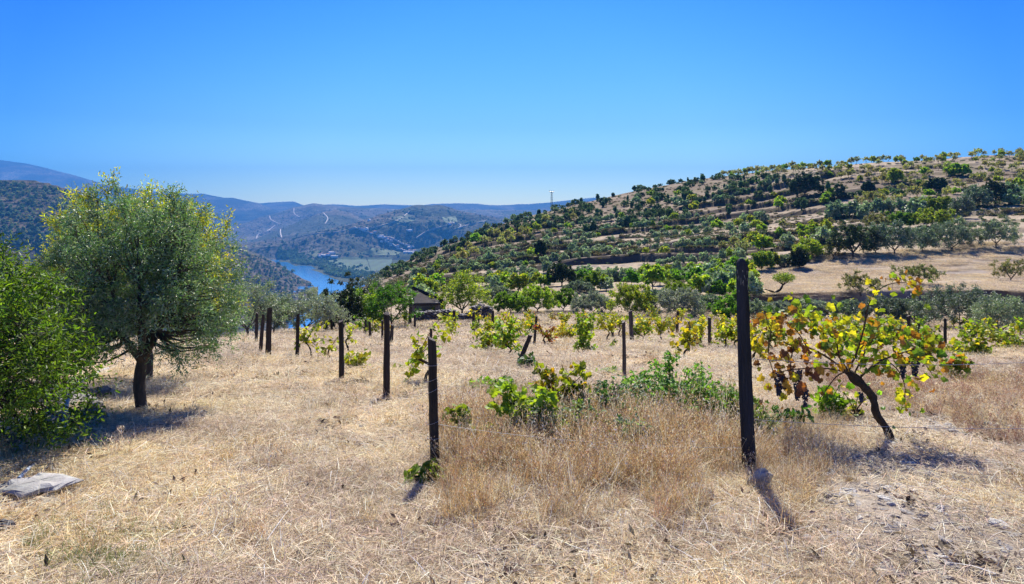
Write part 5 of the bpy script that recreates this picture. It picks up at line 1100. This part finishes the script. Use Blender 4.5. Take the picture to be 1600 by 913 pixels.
rock('stone', 1562, 822, 30, 9, 'pale slate flake at the right of the stony patch', 47, (.46, .45, .42), tilt=(.1, .2))
rock('stone', 1392, 698, 22, 12, 'pale stone at the foot of the old vine trunk', 48, (.44, .41, .37))
rock('stone', 1275, 712, 22, 10, 'pale stone with dark red stain below the old vine', 49, (.42, .38, .36))
rock('stone', 1550, 665, 22, 8, 'bluish flat stone in the grass at the right', 50, (.36, .38, .37))
rock('stone', 885, 742 + 160, 12, 8, 'small dark pebble in the straw at the bottom middle', 51, (.08, .07, .07))
k = 0
rr = np.random.RandomState(3)
for k in range(95):      # loose slates of the stony patch
    px = 1225 + 375 * rr.rand(); py = 700 + 190 * rr.rand() ** 1.1
    rock('stone', px, py, 8 + 20 * rr.rand() ** 1.5, 3 + 4 * rr.rand(), 'loose slate flake lying in the stony patch below the old vine', 60 + k, [(.36, .34, .31), (.26, .24, .22), (.44, .42, .38)][k % 3], tilt=(.3 * rr.randn(), .3 * rr.randn()), group='loose slate flakes of the stony patch')
for k in range(22):
    px = 1440 + 160 * rr.rand(); py = 650 + 26 * rr.rand()
    rock('stone', px, py, 8 + 16 * rr.rand(), 3 + 3 * rr.rand(), 'grey slate piece on the low bank at the right edge', 120 + k, [(.40, .38, .35), (.30, .28, .26)][k % 2], tilt=(.3 * rr.randn(), .3 * rr.randn()), group='grey slate pieces on the low bank')
def pipe(pts, r, label, lift=.03, col=(.30, .38, .50)):
    P = []
    for (px, py, up) in pts:
        x, y, z = gp(px, py, 2, 40); P.append((x, y, z + up + lift))
    A = Acc(); tube(A, catmull(P, 28), r, 10, col); tag(A.build('water_pipe', [M_PIPE], smooth=True), label, 'pipe', 'plastic water pipes')
def pipe_at(pts, r, label, col=(.30, .38, .50)):
    A = Acc(); tube(A, catmull([pxd(*p) for p in pts], 28), r, 10, col); tag(A.build('water_pipe', [M_PIPE], smooth=True), label, 'pipe', 'plastic water pipes')
dp = gp(101, 682)[1]
pipe_at([(108, 618, dp + .5), (103, 636, dp + .2), (101, 660, dp + .02), (100, 684, dp)], .021, 'upright grey blue pipe coming out from under the tilted slab')
dq = gp(62, 724)[1]
pipe_at([(112, 640, dp + .1), (112, 666, dp + .02), (98, 687, dp - .02), (80, 706, (dp + dq) / 2 - .02), (60, 724, dq)], .012, 'thin dark blue pipe bending along the ground', (.12, .17, .26))
pipe([(20, 713, .0), (40, 702, .0), (60, 690, .0)], .03, 'thick pale pipe end lying in the shade of the fruit tree', col=(.42, .48, .60))
pipe([(28, 760, .02), (42, 745, .02), (56, 730, 0)], .014, 'short pipe piece behind the large pale slab')
pipe([(60, 660, .05), (85, 655, .06), (100, 652, .05)], .013, 'light pipe crossing behind the upright pipe')
pipe([(116, 612, .06), (140, 596, .04), (168, 582, .04)], .024, 'long grey pipe running back behind the large olive', col=(.36, .42, .50))
for k, (a_, b_, w_, h_, lb) in enumerate(((142, 626, 50, 14, 'dark hollow looking slab behind the tilted slab'), (95, 640, 40, 9, 'thin slab edge sticking out left of the tilted slab'), (150, 660, 36, 10, 'low slab right of the rubble heap'))): rock('slate_slab', a_, b_, w_, h_, lb, 160 + k, (.15, .135, .12), tilt=(.1, -.25 + .2 * k), dz=.05)
# ------------------------------------------------------------------ dry stone wall and ruined hut
x0, y0, z0_ = gp(652, 498, 30, 70); d = 48.0; s = d / F
e = Acc(); rg = np.random.RandomState(31)
bx, by_, bz = gpd(708, d)
for k in range(950):
    px = 650 + 118 * rg.rand(); top = 17 + (5 * math.sin(px / 9) if px > 700 else 2) + (6 if 735 < px else 0); hz = rg.rand() * top * s
    xx, yy, zz = gpd(px, d); c = np.array([xx, yy + (rg.rand() - .5) * .5, zz + hz - .05]); w_ = .14 + .26 * rg.rand(); h_ = .05 + .09 * rg.rand(); q = SV * np.array([w_ / 2, .13, h_ / 2]) * (1 + .25 * rg.randn(len(SV), 1))
    a = rg.randn() * .25; q = np.stack([q[:, 0] * math.cos(a) - q[:, 2] * math.sin(a), q[:, 1], q[:, 0] * math.sin(a) + q[:, 2] * math.cos(a)], -1); v = q + c - np.array([bx, by_, bz]); col = np.array([(.14, .12, .105), (.22, .20, .18), (.09, .08, .07), (.30, .27, .24)][rg.choice(4, p=[.4, .25, .25, .1])])
    e.add(v, S3, col); e.add(v, S4, col)
for k in range(16):     # flat capping slabs
    px = 655 + 55 * rg.rand(); xx, yy, zz = gpd(px, d); v = SV * np.array([.30, .25, .05]) * (1 + .2 * rg.randn(len(SV), 1)) + np.array([xx - bx, (rg.rand() - .5) * .3, zz - bz + 15.5 * s + .05 * rg.rand()]); e.add(v, S3, (.22, .21, .20)); e.add(v, S4, (.22, .21, .20))
o = e.build('stone_wall', [M_SLATE]); o.location = (bx, by_, bz); tag(o, 'rough dry stone wall of dark slate at the far edge of the vineyard', 'wall')
# hut with a sagging mono pitch roof
dh = 53.0; s = dh / F; hx, hy, hz = gpd(668, dh); e = empty('ruined_hut', (hx, hy, hz)); tag(e, 'ruined stone hut with a low sloping dark tiled roof behind the wall', 'hut')
def W(px, py, dd): return np.array([(px - 800) / F * (dh + dd), dh + dd, -(py - HZ) / F * (dh + dd)]) - np.array([hx, hy, hz])
A = Acc()
g = [[W(647 + 1 * v + (36 + 3 * v) * u, 475 - 1 * u - (22 - 17 * u) * v, 3.2 * v) + np.array([0, 0, .04 * math.sin(u * 9) * v]) for u in np.linspace(0, 1, 14)] for v in np.linspace(0, 1, 8)]
g = np.array(g); n, m = g.shape[:2]; i = np.arange(n - 1)[:, None] * m; j = np.arange(m - 1)[None]; f = np.stack([i + j, i + j + 1, i + m + j + 1, i + m + j], -1).reshape(-1, 4)
rg = np.random.RandomState(2); A.add(g, f, jit(rg, [(.032, .026, .025)], n * m, .15)); A.add(g - [0, 0, .12], f[:, ::-1], (.05, .04, .04)); A.build('roof', [M_BARK], e)
A = Acc(); tube(A, [W(644, 450, 3.3), W(668, 460, 3.2), W(692, 472, 3.0)], .16, 6, (.035, .03, .028), 0, .2); A.build('roof_beam', [M_BARK], e); A = Acc(); tube(A, [W(646, 476, -.1), W(688, 475, -.1)], .11, 6, (.03, .025, .022)); A.build('roof_beam', [M_BARK], e)
A = Acc()
def boxv(A, c, h, col): v = np.array([(sx, sy, sz) for sx in (-1, 1) for sy in (-1, 1) for sz in (-1, 1)]) * np.array(h) / 2 + np.array(c); A.add(v, [(0, 1, 3, 2), (4, 6, 7, 5), (0, 4, 5, 1), (2, 3, 7, 6), (0, 2, 6, 4), (1, 5, 7, 3)], col)
for px in (646, 684): c = W(px, 484, .4); boxv(A, c, (.35, .5, 1.1), (.10, .085, .075))
c = W(664, 486, 2.8); boxv(A, c, (1.9, .3, 1.3), (.14, .15, .13)); A.build('wall', [M_SLATE], e)
# ------------------------------------------------------------------ pylon on the ridge
x, y, z = gp(862, 320, 200, 400); h = 7.9; e = empty('lattice_pylon', (x, y, z)); tag(e, 'small grey lattice power pylon standing on the ridge', 'pylon')
A = Acc(); cg = (.10, .11, .12); lv = np.linspace(0, 1, 9)
for sx in (-1, 1):
    for sy in (-1, 1): tube(A, [(sx * .45, sy * .45, -.3), (sx * .20, sy * .20, h)], .05, 4, cg)
for a, b in zip(lv[:-1], lv[1:]):
    ra = .45 - .25 * a; rb = .45 - .25 * b
    for sy in (-1, 1): tube(A, [(-ra, sy * ra, a * h), (rb, sy * rb, b * h)], .035, 4, cg); tube(A, [(ra, sy * ra, a * h), (-rb, sy * rb, b * h)], .035, 4, cg)
    for sx in (-1, 1): tube(A, [(sx * ra, -ra, a * h), (sx * rb, rb, b * h)], .035, 4, cg)
A.build('mast', [M_POST], e); A = Acc(); tube(A, [(-1.0, 0, h), (1.1, 0, h)], .09, 4, cg); tube(A, [(-.9, 0, h - .1), (0, 0, h - .9)], .04, 4, cg); tube(A, [(.9, 0, h - .1), (0, 0, h - .9)], .04, 4, cg); A.build('crossarm', [M_WIRE], e)
for q in (-.9, 0, .9): A = Acc(); tube(A, [(q, 0, h), (q, 0, h + .55)], (.08, .05), 5, (.2, .1, .07)); A.build('insulator', [M_GRAPE], e)
# ------------------------------------------------------------------ the far valley: houses, tracks, crops, riverside trees
from mathutils.bvhtree import BVHTree
FS = []
for o in sc.objects:
    if o.type == 'MESH' and (o.name.split('.')[0] in ('hills', 'river_bank', 'hillside')):
        me = o.data; FS.append(BVHTree.FromPolygons([v.co for v in me.vertices], [list(p.vertices) for p in me.polygons]))
def far(px, py):
    dr = Vector(((px - 800) / F, 1, -(py - HZ) / F)).normalized(); best = None
    for b in FS:
        h_ = b.ray_cast(Vector((0, 0, 0)), dr)
        if h_[0] is not None and (best is None or h_[3] < best[3]): best = h_
    return best[0] if best else None
def house_mesh(w_, l_, h_, wall, roof):
    A = Acc(); boxv(A, (0, 0, h_ / 2 - 1), (w_, l_, h_ + 2), wall); r = h_ + w_ * .22; o_ = .4
    v = [(-w_ / 2 - o_, -l_ / 2 - o_, h_), (w_ / 2 + o_, -l_ / 2 - o_, h_), (w_ / 2 + o_, l_ / 2 + o_, h_), (-w_ / 2 - o_, l_ / 2 + o_, h_), (0, -l_ / 2 - o_, r), (0, l_ / 2 + o_, r)]
    A.add(v, [(0, 3, 5, 4), (1, 4, 5, 2), (0, 1, 2, 3)], roof); A.add(np.array(v)[[0, 1, 4]], [(0, 1, 2)], wall); A.add(np.array(v)[[2, 3, 5]], [(0, 1, 2)], wall)
    for q in (-.28, .28): boxv(A, (w_ * q, -l_ / 2 - .02, h_ * .55), (w_ * .13, .1, h_ * .3), (.08, .07, .06))
    return A.mesh('house', [M_WALLP])
HM = [house_mesh(9, 13, 5.5, (.75, .72, .68), (.40, .19, .12)), house_mesh(12, 20, 7, (.78, .76, .72), (.36, .2, .14)), house_mesh(8, 9, 4, (.62, .56, .48), (.33, .18, .12)), house_mesh(14, 30, 6, (.80, .79, .77), (.5, .46, .42))]
rr = np.random.RandomState(12); HL = []
for k in range(13): HL.append((500 + 24 * rr.rand(), 396 + 7 * rr.rand(), 'small house in the riverside hamlet beside the green fields', 'houses of the riverside hamlet'))
for k in range(26):
    t = rr.rand(); HL.append((np.interp(t, [0, .3, .6, 1], [556, 592, 614, 646]) + 3 * rr.randn(), np.interp(t, [0, .3, .6, 1], [356, 369, 382, 396]) + 2 * rr.randn(), 'small pale house strung along the far hillside road', 'houses along the far hillside road'))
for (a, b) in ((400, 373), (435, 338), (459, 326), (565, 347), (577, 345), (640, 361), (703, 351)): HL.append((a, b, 'lone pale farmhouse on the far hills across the river', 'lone farmhouses on the far hills'))
for (a, b, lab, gr) in HL:
    p_ = far(a, b)
    if p_ is None: continue
    o = link(bpy.data.objects.new('house', HM[rr.randint(4)])); o.location = p_; o.rotation_euler = (0, 0, rr.rand() * 3.14); o.scale = (.9,) * 3; tag(o, lab, 'house', gr)
def track(pts, w_, col, name='road'):
    c = catmull([(a, b, 0) for a, b in pts], len(pts) * 9); P = [far(a, b) for a, b, _ in c]; P = [p for p in P if p is not None]
    Q = [P[0]]
    for p in P[1:]:
        if abs(p.y - Q[-1].y) < 350: Q.append(p)
    if len(Q) < 3: return
    Q = np.array([tuple(p) for p in Q]); t = nrm(np.gradient(Q, axis=0) * [1, 1, 0]); n = np.stack([-t[:, 1], t[:, 0], 0 * t[:, 0]], -1) * w_ / 2; up = np.array([0, 0, 2.2])
    v = np.stack([Q - n + up, Q + n + up, Q + n * 1.3 - [0, 0, 4], Q - n * 1.3 - [0, 0, 4]], 1); m = len(Q); i = np.arange(m - 1)[:, None] * 4; j = np.arange(4)[None]
    A = Acc(); A.add(v, np.stack([i + j, i + (j + 1) % 4, i + 4 + (j + 1) % 4, i + 4 + j], -1).reshape(-1, 4), col); tag(A.build(name, [M_FIELD]), kind='structure')
PR = (.55, .48, .42)
track([(554, 355), (570, 361), (592, 368), (604, 377), (613, 381), (624, 388), (646, 396)], 6, PR)
track([(592, 368), (612, 372), (628, 380), (648, 386)], 7, PR)
track([(400, 374), (404, 366), (418, 361), (430, 352)], 6, PR); track([(421, 338), (424, 344), (436, 350)], 6, PR); track([(459, 326), (460, 334), (468, 340)], 6, PR)
track([(440, 372), (438, 362), (440, 354), (450, 350)], 6, PR); track([(505, 333), (512, 341), (508, 350)], 5, PR); track([(452, 374), (490, 366), (530, 362), (556, 356)], 7, (.4, .34, .28))
track([(700, 345), (712, 350), (720, 352), (716, 358)], 5, PR); track([(640, 330), (626, 342), (598, 352), (580, 356)], 7, (.36, .31, .25)); track([(700, 352), (670, 360), (650, 372)], 6, (.36, .31, .25)); track([(760, 345), (730, 352), (700, 362)], 6, (.36, .31, .25))
def crop(poly, col, stripes):
    poly = np.array(poly, float); x0, y0 = poly.min(0); x1, y1 = poly.max(0); nx, ny = 60, 26; G = np.full((ny, nx, 3), np.nan)
    def inside(p):
        c = False; j = len(poly) - 1
        for i in range(len(poly)):
            if (poly[i, 1] > p[1]) != (poly[j, 1] > p[1]) and p[0] < (poly[j, 0] - poly[i, 0]) * (p[1] - poly[i, 1]) / (poly[j, 1] - poly[i, 1]) + poly[i, 0]: c = not c
            j = i
        return c
    for a in range(ny):
        for b in range(nx):
            p = (x0 + (x1 - x0) * b / (nx - 1), y0 + (y1 - y0) * a / (ny - 1))
            if inside(p):
                h_ = far(*p)
                if h_ is not None and 1200 < h_.y < 4500: G[a, b] = (h_.x, h_.y, h_.z + 1.5)
    ok = ~np.isnan(G[..., 0]); idx = np.full((ny, nx), -1); idx[ok] = np.arange(ok.sum()); f = [(idx[a, b], idx[a, b + 1], idx[a + 1, b + 1], idx[a + 1, b]) for a in range(ny - 1) for b in range(nx - 1) if ok[a, b] and ok[a, b + 1] and ok[a + 1, b] and ok[a + 1, b + 1]]
    if not f: return
    V_ = G[ok]; c = np.array(col) * (1 + .35 * (np.sin(V_[:, :1] / stripes) * .5)); A = Acc(); A.add(V_, f, np.clip(c, 0, 1)); tag(A.build('field', [M_FIELD]), kind='structure')
crop([(506, 406), (535, 402), (572, 402), (580, 425), (560, 429), (530, 418)], (.05, .085, .025), 9)
crop([(572, 402), (614, 403), (612, 412), (600, 424), (580, 425)], (.04, .075, .022), 7)
crop([(560, 397), (582, 388), (606, 390), (627, 394), (622, 400), (590, 400)], (.08, .11, .035), 8)
crop([(478, 396), (500, 391), (504, 396), (492, 404)], (.12, .14, .06), 8)
crop([(612, 340), (640, 335), (652, 345), (620, 352)], (.09, .12, .05), 8); crop([(690, 340), (712, 338), (716, 348), (696, 350)], (.12, .16, .07), 8)
def farscatter(name, n, sample, meshes, smin, smax, seed):
    rg = np.random.RandomState(seed); P = []; 
    for _ in range(n):
        p = far(*sample(rg))
        if p is not None and p.z > ZW + .5: P.append(tuple(p))
    n = len(P); scatter(name, meshes, P, rg.rand(n) * 6.28, smin + (smax - smin) * rg.rand(n), rg.randint(0, len(meshes), n))
def strip(rg):
    t = rg.rand(); return (np.interp(t, [0, .25, .5, 1], [434, 464, 492, 585]), np.interp(t, [0, .25, .5, 1], [402, 410, 419, 442]) + 8 * rg.randn())
farscatter('riverside_trees', 1100, strip, UN['oak'] + UN['olived'], 6, 12, 1)
def lb(rg):
    px = -20 + 505 * rg.rand(); c = np.interp(px, [-20, 40, 100, 200, 300, 375, 430, 489], [284, 284, 295, 330, 360, 387, 410, 445]); return px, c + 2 + 100 * rg.rand() ** 1.3
farscatter('bank_scrub', 3000, lb, UN['oak'] + UN['olived'] + UN['pale'][:3], 2.5, 6, 2)
def hb(rg): px = 385 + 460 * rg.rand(); return px, 326 + 76 * rg.rand()
farscatter('valley_scrub', 900, hb, UN['oak'] + UN['olived'], 4, 8, 3)

# ------------------------------------------------------------------ labels of the many: by place on the hill
def relabel(group, fn):
    for o in sc.objects:
        if o.get('group') == group and o.parent is None:
            x, y, z = o.location; o['label'] = fn(800 + F * x / y, HZ - z / y * F, y, o)
def hz_(px):
    for lim, t in ((640, 'near the far river'), (720, 'above the ruined hut'), (800, 'above the wall'), (860, 'left of the pylon'), (920, 'right of the pylon'), (990, 'far right of the pylon'), (1070, 'well left of the tallest post'), (1140, 'left of the tallest post'), (1200, 'behind the tallest post'), (1290, 'right of the tallest post'), (1370, 'above the old vine'), (1450, 'above the red shoot'), (1540, 'above the widest olive')):
        if px < lim: return t
    return 'at the right edge'
def big(o): return 'small' if o.scale[0] < 1.9 else ('middling' if o.scale[0] < 2.6 else 'fuller')
def lv(py, cuts, names):
    for c_, n_ in zip(cuts, names):
        if py < c_: return n_
    return names[-1]
relabel('olives on the hillside terraces', lambda px, py, y, o: '%s round tree on the %s hillside terraces, %s' % (big(o), lv(py, (360, 380, 400, 420), ('highest', 'upper', 'middle', 'lower', 'lowest')), hz_(px)))
relabel('dark oaks on the shoulder of the hill', lambda px, py, y, o: '%s dark evergreen oak %s, %s' % (big(o), 'on the crest' if py < crest(px) + 12 else ('just below the crest' if py < crest(px) + 32 else 'down the shoulder'), hz_(px)))
relabel('almond trees of the hilltop orchard', lambda px, py, y, o: '%s pale almond %s of the hilltop orchard, %s' % (big(o), 'on the skyline' if py < crest(px) + 9 else ('in the upper rows' if py < crest(px) + 26 else 'in the lower rows'), hz_(px)))
relabel('yellow green trees on the terraces', lambda px, py, y, o: '%s yellow green tree on the %s ledges, %s' % (big(o), 'upper' if py < 375 else 'lower', hz_(px)))
relabel('trees at the foot of the terraced hill', lambda px, py, y, o: '%s tree in the %s belt under the terraces, %s' % (big(o), lv(py, (450, 463), ('back', 'middle', 'front')), hz_(px)))
relabel('small trees on the brown slope', lambda px, py, y, o: '%s dark tree on the %s brown scrub slope, %s' % (big(o), 'upper' if py < 318 else 'lower', hz_(px)))
relabel('thin almonds on the pale shoulder', lambda px, py, y, o: '%s thin yellowish almond under the shoulder oaks, %s' % (big(o), hz_(px)))
relabel('olives of the strip above the field', lambda px, py, y, o: '%s olive in the strip above the field, %s' % (big(o), hz_(px)))
relabel('olives above the dirt track', lambda px, py, y, o: '%s tree on the slope above the dirt track, %s' % (big(o), hz_(px)))
relabel('trees between the orchard and the olive strip', lambda px, py, y, o: '%s tree between orchard and olive strip, %s' % (big(o), hz_(px)))

relabel('loose slate flakes of the stony patch', lambda px, py, y, o: '%s slate flake %s in the stony patch, %s' % (('pale', 'dark', 'light grey')[int(o.location.x * 997) % 1] if False else 'loose', lv(py, (715, 735, 755, 780, 810), ('farthest back', 'far back', 'towards the back', 'halfway', 'towards the front', 'in front')), 'nearest the tallest post' if px < 1290 else ('left of the old vine trunk' if px < 1370 else ('below the old vine trunk' if px < 1430 else ('right of the old vine trunk' if px < 1510 else 'at the right edge')))))
relabel('grey slate pieces on the low bank', lambda px, py, y, o: 'grey slate piece on the low bank %s' % ('left of the bluish flat stone' if px < 1530 else ('around the bluish flat stone' if px < 1565 else 'at the right edge')))
relabel('houses along the far hillside road', lambda px, py, y, o: 'tiny pale house by the %s part of the far road' % lv(py, (362, 370, 380, 390), ('topmost', 'upper', 'middle', 'lower', 'lowest')))

for g_ in sorted({o['group'] for o in sc.objects if str(o.get('group', '')).startswith('small vines of the')}):
    relabel(g_, lambda px, py, y, o: '%s trained vine in the %s vineyard rows, %s' % ('tiny' if o.scale[0] < 1 else 'small', 'farthest' if y > 38 else ('far' if y > 29 else ('middle' if y > 22 else 'nearer')), hz_(px)))
